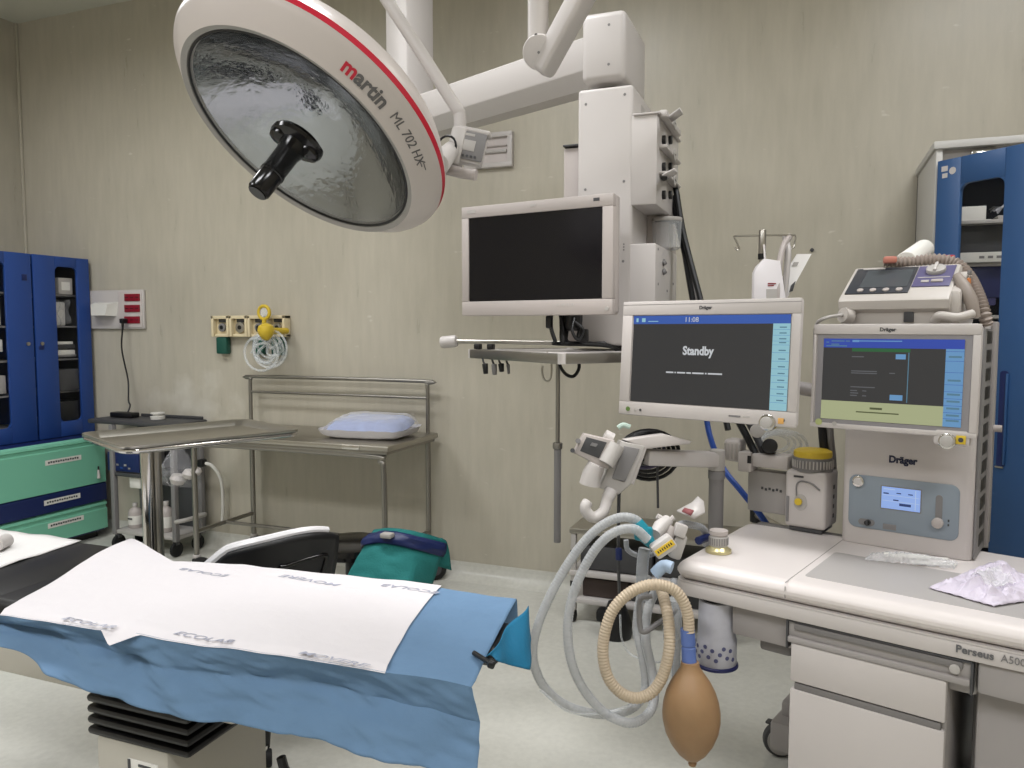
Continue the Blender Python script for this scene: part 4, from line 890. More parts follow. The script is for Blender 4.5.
for y in (.86, .75, .62, .48, .40, .32, .24, .16, .09): q2(.88, y, 1, y+.004, scr_deep, 2)
b.build('screen', o)
b = MB(M2); c = f2(947.5, 441); b.bb((c[0]-.035, c[1]-.012, -.03), (c[0]+.05, c[1]+.03, -.001), mach, .01); b.cyl((c[0], c[1], -.005), (c[0], c[1], .012), .020, chrome, bevel=.002, n=28); b.cyl((c[0], c[1], .010), (c[0], c[1], .020), .0155, lgrey, bevel=.003, n=28); b.build('rotary_knob', t)
b = MB(M2); c = f2(961, 440); b.box((c[0], c[1], .0015), (.022, .022, .003), yellow, .002); b.cyl((c[0], c[1], .003), (c[0], c[1], .004), .006, dgrey, n=14); b.build('yellow_key', t)['label'] = 'yellow square key with dark symbol'
b = MB(PF); b.bb((.36, .36, 1.25), (.56, .50, 1.45), mach2, .01); b.build('screen_mount', t)

# ---- patient monitor on its own arm
TS = R(4.0)
t1 = thing('patient_monitor', 'white wide monitor reading Standby, on arm left of the machine screen', 'monitor', P(-.06, .3, 1.22))
M1 = PF @ Matrix.Translation((-.058, .25, 1.407)) @ Matrix.Rotation(-TS, 4, 'X') @ frame((0, 0, 0), (1, 0, 0), (0, 0, 1)); f1 = toloc(M1); W1, H1 = .564, .360
b = MB(M1); ax, bx = f1(631.5, 362)[0], f1(788.5, 362)[0]; ay, by = f1(712, 315)[1], f1(707, 406)[1]
rim(b, W1, H1, ax-.002, bx+.002, by-.002, ay+.002, mach, 0, -.05)
b.bb((-W1/2+.002, H1/2-.012, -.001), (W1/2-.002, H1/2-.0108, .0006), mach3)
b.text('Dräger', frame((0, H1/2-.024, .0005), (1, 0, 0), (0, 1, 0)), .014, dgrey, bold=.03)
b.cyl((-W1/2+.036, -H1/2+.02, 0), (-W1/2+.036, -H1/2+.02, .003), .007, mat('power_green', (92, 120, 60), .5), n=16)
for k in (.062, .08): b.cyl((-W1/2+k, -H1/2+.019, 0), (-W1/2+k, -H1/2+.019, .002), .004, (lgrey if k < .07 else dgrey), n=12)
b.box((.105, -H1/2+.021, .0006), (.035, .005, .001), mgrey); b.box((.14, -H1/2+.021, .0006), (.02, .005, .001), lgrey)
b.cyl((.245, -H1/2+.019, 0), (.245, -H1/2+.019, .002), .005, dgrey, n=12)
b.build('bezel', t1)
b = MB(M1); b.bb((ax, by, -.009), (bx, ay, -.003), scr_dark); w, h = bx-ax, ay-by
b.bb((ax, ay-h*.095, -.0031), (bx, ay, -.0023), scr_blue); b.bb((bx-w*.098, by, -.0031), (bx, ay-h*.095, -.0023), scr_pale)
for k, y in enumerate((.86, .80, .74, .70, .62, .53, .45, .38, .31, .24, .17, .10)):
    b.bb((bx-w*.06, by+h*y, -.0024), (bx-w*.02, by+h*(y+.012), -.002), scr_lines)
    b.bb((bx-w*.096, by+h*(y-.02), -.0024), (bx-w*.002, by+h*(y-.016), -.002), scr_pale2)
b.text('Standby', frame((ax+w*.45, by+h*.60, -.0025), (1, 0, 0), (0, 1, 0)), .036, scr_txt, extrude=.0002, bold=.035, sx=.86)
b.text('11:08', frame((ax+w*.40, ay-h*.05, -.002), (1, 0, 0), (0, 1, 0)), .021, scr_txt, extrude=.0002)
for (x, ww) in ((.02, .015), (.06, .025)): b.box((ax+w*(x+ww/2), ay-h*.05, -.002), (w*ww, h*.045, .0004), scr_pale)
b.box((ax+w*.14, ay-h*.065, -.002), (w*.07, h*.008, .0004), scr_pale)
x = .245; random.seed(3)
for ww in (.05, .008, .055, .03, .075, .01, .09): b.box((ax+w*(x+ww/2), by+h*.355, -.002), (w*ww, h*.017, .0004), scr_txt); x += ww+.008
b.build('screen', t1)
b = MB(M1); c = f1(767.5, 422.5); b.cyl((c[0], c[1], -.02), (c[0], c[1], .006), .0235, chrome, bevel=.002, n=28); b.cyl((c[0], c[1], .004), (c[0], c[1], .016), .0165, lgrey, bevel=.003, n=28); b.build('rotary_knob', t1)
b = MB(M1); c = f1(781, 421); b.box((c[0], c[1], .0015), (.016, .016, .003), mat('amber_key', (214, 164, 92), .5), .001); b.build('amber_key', t1)['label'] = 'small amber square key'
b = MB(M1); b.box((.03, -.02, -.075), (.16, .14, .05), mach2, .01); b.cyl((.03, -.02, -.09), (.03, -.02, -.20), .03, mach2); b.build('mount', t1)
b = MB(PF); b.tube([M1.inverted() and PF.inverted() @ (M1 @ V((.03, -.02, -.19))), (.02, .56, 1.33), (.20, .62, 1.30), (.30, .63, 1.30)], .022, mach2, smooth=5); b.build('support_arm', t1)

# ---- defibrillator on top
t2 = thing('defibrillator', 'grey white defibrillator with tilted screen on top of the machine', 'defibrillator', P(.44, .6, 1.512))
b = MB(PF); u0, u1 = .268, .552
body = mat('defib_body', (186, 180, 174), .4); face = mat('defib_face', (58, 60, 66), .3); purple = mat('defib_purple', (90, 86, 120), .4)
side = [(.46, 1.512), (.455, 1.545), (.438, 1.555), (.432, 1.578), (.438, 1.588), (.60, 1.682), (.64, 1.678), (.70, 1.62), (.70, 1.512)]
b.prism(side, frame((u0, 0, 0), (0, 1, 0), (0, 0, 1)), u1-u0, body, .008)
b.bb((u0+.17, .452, 1.518), (u0+.195, .46, 1.548), dgrey, .002); b.prism([(.47, 1.512), (.45, 1.56), (.46, 1.60), (.60, 1.66), (.66, 1.63), (.69, 1.54), (.69, 1.512)], frame((u1-.01, 0, 0), (0, 1, 0), (0, 0, 1)), .032, body, .010); b.build('case', t2)
d0, d1 = V((u0, .438, 1.590)), V((u0, .60, 1.684)); dd = (d1-d0); SL = dd.length
Xf = PF @ frame(d0+dd*.0, (1, 0, 0), dd)
b = MB(Xf); b.bb((.012, .018, -.002), (.178, SL-.012, .0025), face, .002); b.bb((.045, .05, .0025), (.170, SL-.03, .0035), mat('defib_screen', (74, 78, 82), .2)); b.box((.06, SL-.02, .003), (.06, .006, .002), lgrey)
for k in range(4): b.cyl((.052+.034*k, .032, .002), (.052+.034*k, .032, .007), .009, offwhite, bevel=.002, n=16)
b.build('screen_panel', t2)
b = MB(Xf); b.bb((.180, .052, -.002), (.274, SL-.012, .002), purple, .002); b.cyl((.228, SL-.048, 0), (.228, SL-.048, .014), .025, lgrey, bevel=.003, n=24); b.box((.228, SL-.048, .017), (.009, .046, .010), white, .003); b.box((.240, .078, .004), (.03, .014, .006), offwhite, .003); b.box((.210, .078, .003), (.02, .012, .004), lgrey, .002); b.box((.228, .102, .002), (.08, .004, .002), lgrey); b.build('control_panel', t2)
b = MB(PF); rs = u1+.022
b.box((rs+.002, .54, 1.615), (.008, .018, .02), mgrey, .003); b.box((rs+.002, .565, 1.625), (.008, .018, .03), mat('orange_plastic', (196, 120, 62), .5), .003); b.box((rs+.002, .57, 1.655), (.008, .03, .012), mgrey, .002); b.build('side_sockets', t2)
b = MB(PF); b.tube([(.30, .448, 1.535), (.285, .425, 1.54)], .022, body); b.build('cable_plug', t2)
b = MB(PF); b.tube([(.515, .455, 1.522), (.53, .435, 1.535), (.57, .435, 1.53), (.60, .47, 1.54)], .012, body, smooth=5); b.build('paddle_socket', t2)
cable('monitor_lead', [P(.285, .425, 1.54), P(.25, .38, 1.53), P(.22, .40, 1.51), P(.205, .44, 1.45), P(.20, .47, 1.38), P(.205, .48, 1.30)], .005, lgrey, 'thin grey lead hanging from defibrillator front plug', 'cable')
cc = [(884, 261.5), (905, 262), (925, 260), (942, 259.5), (957, 264), (968, 275), (977, 292), (984, 312), (987, 326)]
dp = (2.28, 2.26, 2.24, 2.22, 2.20, 2.17, 2.12, 2.08, 2.08)
b = MB(); b.tube([at(x, y, d) for (x, y), d in zip(cc, dp)], .0145, mat('corrugated_grey', (150, 138, 130), .5), n=12, smooth=8, rib=.2, ribp=.011)
tag(b.build('corrugated_cable'), 'thick grey corrugated cable arching over the defibrillator right side', 'cable')
b = MB(); b.tube([at(957, 276, 2.10), at(964, 286, 2.07), at(971, 300, 2.05), at(975, 318, 2.05)], [.012, .016, .017, .014]*1, mat('paddle_grey', (140, 130, 122), .5), n=12)
tag(b.build('paddle_handle'), 'smooth grey paddle handle hanging at the defibrillator right side', 'paddle')
t3 = thing('paper_roll', 'white paper roll lying behind the defibrillator', 'paper roll', at(915, 262, 2.5))
b = MB(); b.cyl(at(906, 262, 2.26), at(924, 249, 2.42), .030, labelw, n=28, bevel=.004); b.build('roll', t3)
b = MB(); b.box(at(890, 260, 2.24), (.036, .03, .020), mat('salmon_plastic', (182, 116, 100), .5), .006); b.build('red_clip', t3)['label'] = 'salmon red end clip'
b = MB(); b.box(at(945, 258.5, 2.30), (.05, .035, .018), mat('red_box', (170, 40, 52), .5), .005); tag(b.build('red_box'), 'small red box behind the corrugated cable on the defibrillator', 'box')
# ================================================================== vaporizer and its bracket
t = thing('vaporizer', 'white anaesthetic vaporizer with yellow dial left of the column', 'vaporizer', P(.175, .56, .872))
b = MB(PF); b.bb((.108, .50, .885), (.232, .63, 1.062), mach, .012, 3); b.bb((.12, .51, .872), (.22, .62, .888), dgrey, .003)
b.box((.15, .4985, 1.045), (.03, .002, .006), dgrey, .0005); b.tube([(.145, .498, .985), (.145, .497, 1.02), (.16, .497, 1.032), (.19, .497, 1.028), (.215, .498, 1.01)], .0025, mgrey, n=6, smooth=4)
b.prism([(.02*math.cos(R(a)), .026*math.sin(R(a))) for a in range(0, 360, 20)], frame((.157, .5, .965), (1, 0, 0), (0, 0, 1)), .002, lgrey)
b.box((.118, .4985, .94), (.008, .002, .08), mgrey)
for k in range(4): b.box((.2325, .58, .92+.03*k), (.002, .01, .012), dgrey)
b.build('body', t)
b = MB(PF); b.cyl((.153, .495, .968), (.153, .488, .968), .011, yellow, n=16); b.build('filler_cap', t)
b = MB(PF); b.lathe([(0, 0), (.060, 0), (.060, .012), (.057, .042), (0, .042)], (.172, .56, 1.06), Z3, mgrey, 36)
for k in range(36): a = R(10*k); b.box((.172+.0595*math.cos(a), .56+.0595*math.sin(a), 1.082), (.004, .004, .024), lgrey)
b.build('dial_ring', t)
b = MB(PF); b.lathe([(0, 0), (.056, 0), (.0575, .006), (.056, .018), (.045, .023), (0, .024)], (.172, .56, 1.102), Z3, yellow, 36); b.box((.205, .57, 1.122), (.03, .012, .006), yellow, .002); b.build('dial', t)
t = thing('gas_bracket', 'white and grey bracket with steel plate between post and vaporizer', 'bracket', P(.02, .56, .93))
b = MB(PF); b.bb((-.055, .52, 1.035), (-.01, .58, 1.10), mach, .006); b.bb((-.01, .525, 1.055), (.106, .60, 1.098), mach, .006); b.build('arm', t)
b = MB(PF); b.bb((-.022, .518, 1.065), (-.010, .523, 1.09), black, .001); b.build('switch', t)
b = MB(PF); b.bb((-.03, .545, .905), (.108, .60, 1.04), mat('plate_grey', (160, 156, 153), .4, .3), .006)
for k in range(6): b.box((.02+.012*k, .5445, .985-.003*(k % 2)), (.007, .002, .008), dgrey)
b.build('steel_plate', t)
b = MB(PF); b.bb((-.115, .54, 1.06), (-.055, .60, 1.135), mach, .014, 3)
for k in range(5): b.bb((-.110+.012*k, .5385, 1.068), (-.104+.012*k, .542, 1.12), lgrey, .001)
tag(b.build('ribbed_connector'), 'white ribbed connector block beside the steel bracket', 'connector')
b = MB(); c = at(775, 443, 2.52)
for k in range(4):
    rr = .045+.014*k; b.tube([c+rt*(rr*math.cos(R(a))+.01*k)+up*(.6*rr*math.sin(R(a))-.004*k)+fw*(.01*k) for a in range(0, 360, 20)], .005, clearp, n=6, closed=True)
tag(b.build('sample_tubing'), 'coiled clear sample tubing behind the yellow dialled vaporizer', 'tubing')
b = MB(); b.cyl(at(770, 446, 2.45), at(770, 446, 2.53), .024, black, n=20, bevel=.003); b.cyl(at(757, 431, 2.46), at(757, 431, 2.50), .022, lgrey, n=20, bevel=.003)
tag(b.build('black_valve'), 'small black round valve under the standby monitor', 'valve')
for (x0, x1, y0, lab, m) in ((738, 757, 428, 'black cable strap slanting left beneath the standby monitor', black), (748, 766, 428, 'grey cable strap slanting right beneath the standby monitor', dgrey)):
    b = MB(); b.tube([at(x0, 420, 2.55), at((x0+x1)/2, 438, 2.53), at(x1, 457, 2.50)], .012, m, n=8); tag(b.build('cable_strap'), lab, 'cable')
for k, (x, lab) in enumerate(((822, 'black hose hanging between the vaporizer and machine column'), (829, 'grey hose hanging close beside the machine column'))):
    b = MB(); b.tube([at(x, 425, 2.45), at(x+1, 440, 2.44), at(x+3, 458, 2.44), at(x+4, 480, 2.44)], .013, black if k == 0 else mgrey, n=10, smooth=4); tag(b.build('short_hose'), lab, 'hose')

# ================================================================== arm with monitoring module, hook and coiled leads
DM = 2.35
t = thing('module_holder', 'tilted grey monitoring module with small screen on side arm', 'monitoring module', at(716, 535, 2.5))
pp_ = at(716, 500, 2.5); b = MB(); b.cyl((pp_.x, pp_.y, .62), (pp_.x, pp_.y, at(716, 474, 2.5).z), .024, mach3, n=20); b.cyl((pp_.x, pp_.y, at(716, 478, 2.5).z), (pp_.x, pp_.y, at(716, 470, 2.5).z), .027, mgrey, n=20); b.cyl((pp_.x, pp_.y, at(716, 470, 2.5).z), (pp_.x, pp_.y, at(716, 449, 2.5).z), .026, lgrey, n=20, bevel=.004); b.build('post', t)
b = MB(); q0, q1 = V((pp_.x, pp_.y, at(716, 459, 2.5).z)), at(645, 457, 2.40); b.tube([q0, q1], .001, lgrey)
dx = (q1-q0); b.M = frame((q0+q1)/2, dx, Z3); b.box((0, 0, 0), (dx.length, .05, .05), white, .01); b.build('side_arm', t)
def poly(b, pts, depth, off, m, bevel=.003):                   # slab facing the room: outline taken at one distance, pushed back
    o = at(pts[0][0], pts[0][1], off); vs = [at(x, y, off) for (x, y) in pts]; n = (vs[1]-vs[0]).cross(vs[-1]-vs[0]).normalized(); n = n if n.dot(fw) < 0 else -n
    X = frame(vs[0], rt, up); Xi = X.inverted(); loc = [(Xi @ v) for v in vs]
    b.prism([(l.x, l.y) for l in loc], X @ Matrix.Translation((0, 0, -depth)), depth, m, bevel)
b = MB(); poly(b, [(621, 441), (646, 446), (631, 485), (619, 495), (599, 488)], .07, DM, lgrey, .008); poly(b, [(624, 446), (640, 449), (625, 482), (612, 478)], .004, DM-.006, mgrey, .002); b.build('module_body', t)
b = MB(); poly(b, [(624, 440), (664, 434), (692, 441.5), (690, 444), (647, 449), (634, 485), (629, 483), (640, 447)], .06, DM+.005, mach, .005); b.build('carrier', t)
b = MB(); poly(b, [(584, 433.5), (615, 440.5), (609, 469.5), (600, 467), (573.5, 453)], .05, DM-.03, offwhite, .008); s_ = b.build('display_head', t)
b = MB(); poly(b, [(586.5, 437), (607, 442.5), (599, 458.5), (580, 451)], .004, DM-.082+.05, dgrey, .001); poly(b, [(592, 442.5), (598, 444), (596, 447), (590, 445.5)], .002, DM-.034, mgrey, 0); b.build('display', s_)
b = MB(); b.tube([at(617, 445, DM-.02), at(606, 464, DM-.03)], .026, lgrey, n=18); b.build('grip', t)
b = MB(); b.tube([at(597, 464, DM-.02), at(592, 474, DM-.015), at(590, 484, DM-.01)], [.026, .030, .033], white, n=20); b.tube([at(604, 436, DM+.02), at(612, 440, DM+.02)], .022, white, n=16); b.build('round_cap', t)
b = MB(); b.tube([at(612, 490, DM), at(607, 500, DM-.01), at(603.5, 511, DM-.02), at(594, 517.5, DM-.03), at(586.5, 512, DM-.035), at(585.5, 506, DM-.035), at(588.5, 501.5, DM-.03)], [.020]*5+[.017]*25+[.013], white, n=12, smooth=5)
b.build('hook', t)
b = MB(); b.cyl(at(578, 441, DM-.01), at(578, 441, DM-.05), .008, mgrey, n=10); b.cyl(at(572.5, 450.5, DM-.02), at(572.5, 450.5, DM-.05), .007, dgrey, n=10); b.build('side_knob', t)
t = thing('coiled_leads', 'coil of black leads hanging over the side arm of module', 'cables', at(645, 489, 2.45))
for k in range(6):
    rx, ry = 12+3.6*k, 7+4.2*k; b = MB(); cx_, cy_ = 643+1.2*k, 453
    b.tube([at(cx_+rx*math.cos(R(a)), cy_+(ry if a > 180 else 16+1.6*k)*-math.sin(R(a))*(.95), 2.43+.02*math.sin(R(a*1.0+40*k))+.008*k) for a in range(0, 360, 15)], .0065, black if k != 2 else mat('lead_purple', (70, 66, 92), .5), n=7, closed=True); b.build('lead', t)
b = MB(); b.tube([at(630, 427, 2.42), at(623, 425, 2.42), at(618, 428, 2.42)], .008, mat('pale_green_tape', (170, 190, 180), .6), n=8, smooth=4); b.build('tape_tab', t)['label'] = 'pale green tape tab'
cable('thin_lead', [at(619, 492, DM+.02), at(618.5, 520, DM+.06), at(618.5, 550, DM+.15), at(619, 583, DM+.22), at(620, 600, DM+.3)], .0055, dgrey, 'thin dark lead hanging straight down below the tilted module')
b = MB(); b.cyl(at(618.8, 548, DM+.12), at(619, 560, DM+.12), .011, navy, n=12, bevel=.002); tag(b.build('lead_plug'), 'dark blue plug midway on the thin hanging lead', 'plug')
cable('thin_lead', [at(657, 458, 2.46), at(657.5, 480, 2.46), at(658, 508, 2.46)], .004, dgrey, 'short thin dark lead hanging right of the coiled leads')

# ================================================================== breathing circuit
HD = 2.06
def hp(pts, d=HD, amp=0): return [at(p[0], p[1], d+(p[2] if len(p) > 2 else 0)) for p in pts]
wh = clearmat('white_hose', (182, 184, 186), .60, .3); beige = mat('beige_hose', (182, 166, 144), .5); wh2 = clearmat('clear_grey_hose', (160, 163, 167), .6, .3)
def hose(pts, r, m, lab, rib=.035, d=HD, name='breathing_hose', grp=None):
    b = MB(); b.tube(hp(pts, d), r, m, n=12, smooth=8, rib=rib, ribp=.008); o = tag(b.build(name), lab, 'hose'); return o
hose([(646, 534), (636, 520), (618, 518), (596, 530), (574, 555), (553, 590), (539, 622), (533, 648), (535, 668), (545, 688), (562, 703), (585, 712), (610, 714), (632, 708), (645, 690, .06), (643, 660, .08), (637, 630, .1), (640, 600, .12), (648, 575, .14)], .0125, wh, 'outer white corrugated breathing hose in the left loop below machine')
hose([(648, 540), (634, 529), (615, 532), (598, 546), (583, 570), (573, 595), (568, 622), (569, 650), (576, 675), (590, 698), (608, 715), (630, 723), (646, 716, .03), (654, 700, .06), (652, 670, .09), (646, 640, .1), (648, 610, .12), (658, 585, .14)], .0125, wh, 'inner white corrugated breathing hose in the left loop below machine', d=HD-.04)
hose([(689, 632), (688, 616), (683, 601), (674, 590), (660, 585), (645, 586), (628, 594), (613, 610), (605, 632), (603, 655), (608, 677), (620, 692), (636, 698), (652, 692), (663, 675), (669, 650), (669, 625, .02), (665, 603, .05), (660, 585, .12)], .0145, beige, 'beige corrugated hose looped to the amber reservoir bag', d=1.98, rib=.06)
hose([(676, 690, 0), (676, 660), (677, 630, .02), (676, 600, .05), (674, 580, .1)], .012, wh2, 'grey corrugated hose hanging straight behind the beige loop', d=2.1)
hose([(643, 600), (642, 580), (643, 560), (645, 548)], .016, wh2, 'short upright grey tube below the breathing connectors', rib=.02, d=2.08)
cable('hose_holder', [at(652, 596, 2.03), at(640, 600, 2.03), at(640, 625, 2.03), at(644, 632, 2.03), at(660, 622, 2.05), at(676, 610, 2.1)], .007, mgrey, 'bent grey rod hose holder behind beige loop', 'holder')
cable('thin_tube', [at(620, 615, 2.2), at(622, 640, 2.2), at(632, 655, 2.2), at(655, 662, 2.15), at(668, 660, 2.1)], .003, clearp, 'thin clear sampling tube sagging behind the beige loop', 'tubing')
cable('thin_tube', [at(540, 690, 2.02), at(570, 712, 2.02), at(610, 712, 2.02), at(640, 698, 2.04), at(655, 680, 2.06)], .003, clearp, 'thin clear tube following bottom of the white hoses', 'tubing')
hose([(626, 540), (628, 550), (640, 556), (655, 553), (660, 545)], .007, wh2, 'small clear U shaped tube near the teal connector', rib=0, d=2.1, name='clear_tube')
tealp = mat('teal_connector', (24, 128, 146), .35)
b = MB(); a, c = at(638, 526, 2.06), at(652, 545, 2.05); dd = (c-a)
b.tube([a-dd*.15, a+dd*.2, a+dd*.6, c], [.020, .022, .019, .012], tealp, n=16); b.tube([c, c+dd*.35], [.011, .009], mat('pale_teal', (140, 200, 205), .4), n=12); b.box(a+dd*.4+up*.0+rt*.0, (.05, .02, .04), tealp, .008)
tag(b.build('hose_connector'), 'teal Y connector joining the two white breathing hoses', 'connector')
b = MB(); a = at(663, 546, 2.02); X = frame(a, rt*.8+up*.55, up); b.M = X; b.box((0, 0, 0), (.062, .04, .045), white, .008); b.box((0, .0, .0235), (.055, .016, .002), mat('yellow_label', (226, 190, 60), .6)); 
for k in range(7): b.box((-.02+.0066*k, .0, .0248), (.003, .007, .0006), ink)
tag(b.build('breathing_filter'), 'white breathing filter with yellow label beside worktop edge', 'filter')
b = MB(); b.tube([at(668, 520, 2.12), at(660, 527, 2.1), at(655, 534, 2.08)], [.016, .02, .016], white, n=12); b.tube([at(657, 516, 2.12), at(668, 522, 2.12), at(674, 517, 2.12)], .008, white, n=8); b.tube([at(672, 527, 2.11), at(666, 540, 2.1)], .016, offwhite, n=12)
tag(b.build('elbow_piece'), 'white elbow piece with clips above the breathing filter', 'connector')
b = MB(); b.M = frame(at(680, 530, 2.1), rt*.9+up*-.3, up); b.box((0, 0, 0), (.032, .035, .03), white, .004); b.box((.01, -.045, -.01), (.035, .07, .03), lgrey, .008)
tag(b.build('flow_sensor'), 'white square flow sensor on grey stem beside worktop edge', 'sensor')
t = thing('sample_connector', 'white translucent flap with dark red label above breathing parts', 'connector', at(690, 512, 2.14))
b = MB(); b.add([at(677, 512, 2.16), at(694, 519, 2.12), at(705, 513, 2.14), at(704, 503, 2.18), at(698, 498, 2.20), at(692, 504, 2.19)], [(0, 1, 2, 3, 4, 5)], white); b.build('flap', t, solid=.006)
b = MB(); b.add([at(682, 512, 2.125), at(691, 516, 2.10), at(694, 511, 2.11), at(685, 508.5, 2.13)], [(0, 1, 2, 3)], mat('maroon_label', (128, 70, 72), .6)); b.build('label', t, solid=.004)
hose([(672, 540, .03), (680, 525, .05), (692, 525, .08), (704, 530, .12), (706, 545, .2)], .010, wh2, 'grey hose end curving toward the worktop edge', rib=.05, d=2.1)
b = MB(); b.tube([at(698, 541, 2.2), at(705, 538, 2.22), at(713, 537, 2.25)], .012, navy, n=8); tag(b.build('blue_clip'), 'dark blue clip behind the worktop left edge', 'clip')
b = MB(); b.tube([at(655, 574, 2.08), at(664, 566, 2.07), at(672, 568, 2.06)], .017, mat('pale_blue_plastic', (176, 196, 220), .5), n=10, smooth=4); tag(b.build('blue_mask'), 'pale blue soft piece below the breathing filter', 'mask')
b = MB(); b.lathe([(0, 0), (.024, 0), (.026, .05), (.026, .10), (.02, .115), (0, .116)], at(672, 640, 2.12), Z3, clearp, 16); tag(b.build('water_trap'), 'clear water trap hanging behind the beige hose', 'water trap')
# reservoir bag
t = thing('reservoir_bag', 'amber rubber reservoir bag hanging below the worktop corner', 'bag', at(692, 766, 1.98))
amber = mat('amber_rubber', (146, 116, 84), .45, sub=.06, spec=.4, var=.12, vscale=9)
b = MB(); top = at(690, 662, 1.98); bot = at(692.5, 766, 1.98); ax = bot-top; L = ax.length
pr = [(0, .0), (.023, .0), (.025, .05), (.036, .11), (.050, .19), (.062, .28), (.070, .38), (.0735, .48), (.073, .56), (.067, .67), (.054, .78), (.036, .875), (.018, .935), (.009, .95), (.011, .975), (.009, .995), (0, 1.0)]
b.lathe([(r, h*L) for r, h in pr], top, ax, amber, 36); b.build('bag', t)
b = MB(); a, c = at(687.5, 629, 1.985), at(689.5, 668, 1.985); d_ = c-a
bl = mat('blue_fitting', (88, 110, 168), .4); dbl = mat('dark_blue_ring', (34, 38, 84), .45)
b.lathe([(0, 0), (.0185, 0), (.0185, .4*d_.length), (.0165, .42*d_.length), (.0165, .45*d_.length), (.0185, .47*d_.length), (.0185, .82*d_.length), (.0195, .84*d_.length), (.0195, d_.length), (0, d_.length)], a, d_, bl, 24, [bl]*7+[dbl]*2); b.build('fitting', t)
# absorber canister
t = thing('absorber_canister', 'clear grey absorber canister with blue ring under the worktop', 'canister', P(.10, .06, .58))
b = MB(PF); can = mat('canister_grey', (182, 182, 190), .3, var=.05, vscale=40)
b.lathe([(0, 0), (.052, 0), (.055, .004), (.054, .07), (.051, .075), (.049, .15), (.048, .175), (0, .176)], (.082, .060, .590), Z3, can, 36)
random.seed(5)
dbl2 = mat('canister_pellet', (84, 86, 122), .6)
for k in range(16):
    a = R(188+10.5*k); h = (.615, .632, .648, .622, .641)[k % 5]; b.cyl((.082+.0545*math.cos(a), .060+.0545*math.sin(a), h), (.082+.0555*math.cos(a), .060+.0555*math.sin(a), h), .0058, dbl2, n=8)
b.build('body', t)
b = MB(PF); b.lathe([(0, 0), (.055, 0), (.059, .002), (.059, .008), (.055, .011), (0, .011)], (.082, .060, .582), Z3, dbl, 36); b.build('ring', t)['label'] = 'dark blue bottom ring'
b = MB(PF); b.lathe([(0, 0), (.04, 0), (.04, .014), (.02, .014), (.02, .03), (0, .03)], (.082, .060, .765), Z3, black, 24); b.build('socket', t)

# ================================================================== packets on the worktop
t = thing('syringe_packet', 'clear crinkled packet lying on worktop in front of the column', 'packet', P(.5, .37, .872))
def sp(u, v):
    x = u-.5; return P(.392+.205*u, .31+.07*v+.06*u, .873+.020*math.sin(math.pi*u)**.6*math.sin(math.pi*v)+.010*abs(noise.noise((u*14, v*8, 1))))
crk = clearmat('crinkled_film', (236, 236, 238), .34, .15, bump=1.0, bscale=60)
b = MB(); b.grid(sp, 40, 12, crk); b.build('film', t)
b = MB(); b.tube([P(.43, .355, .884), P(.53, .40, .884)], .008, labelw, n=10); b.tube([P(.53, .40, .884), P(.575, .42, .884)], .004, labelw, n=8)
b.build('syringe', t)
b = MB(); b.add([P(.50, .345, .8765), P(.60, .395, .8765), P(.592, .415, .8775), P(.492, .37, .8775)], [(0, 1, 2, 3)], labelw)
for k in range(5): b.box(P(.51+.016*k, .36+.008*k, .878), (.010, .008, .001), lgrey)
b.build('printed_strip', t, solid=.001)
pk = mat('packet_paper', (206, 198, 212), .5, bump=.5, bscale=40)
t = thing('foil_packet', 'pale lilac crumpled packet lying at right end of worktop', 'packet', P(.70, .3, .872))
c4 = [onv(930, 594, 0), ]
def fp(u, v):
    a, c, d, e = V((.575, .165, 0)), V((.715, .115, 0)), V((.83, .30, 0)), V((.665, .50, 0))
    p = (a*(1-u)+c*u)*(1-v)+(e*(1-u)+d*u)*v; h = .003+.030*(math.sin(math.pi*u)*math.sin(math.pi*v))**.7*(.55+.9*noise.noise((u*3.2, v*3.2, 7)))+.022*abs(noise.noise((u*7, v*7, 2)))+.012*abs(noise.noise((u*17, v*17, 3)))
    e = min(u, 1-u, v, 1-v)
    return P(p.x, p.y, .8735+max(0, h)*(.25+.75*min(1, e*8)))
b = MB(); b.grid(fp, 34, 34, pk); b.build('packet', t, solid=.0015)
b = MB(); b.grid(lambda u, v: tuple(V(fp(.38+.35*u, .25+.35*v))+Z3*(.006+.010*abs(noise.noise((u*6, v*6, 9))))), 14, 14, crk); b.build('clear_window', t)

# ================================================================== infusion stand behind the monitor
D3 = 2.78
pc = at(761, 300, D3); t = thing('infusion_stand', 'slim steel infusion stand with two hooks behind the standby monitor', 'infusion stand', (pc.x, pc.y, 0))
b = MB(); b.cyl((pc.x, pc.y, .9), (pc.x, pc.y, at(761, 234, D3).z), .009, steel); b.cyl((pc.x, pc.y, .74), (pc.x, pc.y, 1.05), .0125, steel); b.build('pole', t)
b = MB(); zt_ = at(761, 236, D3).z; l_, r_ = at(735, 236, D3), at(795, 235, D3)
b.tube([l_+Z3*.0-Z3*.04, l_-Z3*.05+rt*.008, l_-Z3*.045+rt*.018, l_-rt*.004, l_, V((pc.x, pc.y, zt_)), r_, r_+rt*.004-Z3*.01, r_-Z3*.045-rt*.004, r_-Z3*.05-rt*.014, r_-Z3*.035-rt*.02], .0035, steel, n=8); b.build('hook_bar', t)
b = MB(); b.cyl((pc.x, pc.y, zt_-.07), (pc.x, pc.y, zt_+.02), .013, steel, bevel=.004); b.cyl((pc.x, pc.y, zt_-.085), (pc.x, pc.y, zt_-.065), .0145, black); b.build('hub', t)
b = MB(); q = P(.16, .57, .82); b.tube([V((pc.x, pc.y, .82)), V((q.x, q.y, .82))], .014, steel, n=10); b.cyl((pc.x, pc.y, .79), (pc.x, pc.y, .85), .022, black, bevel=.003); b.build('clamp', t)
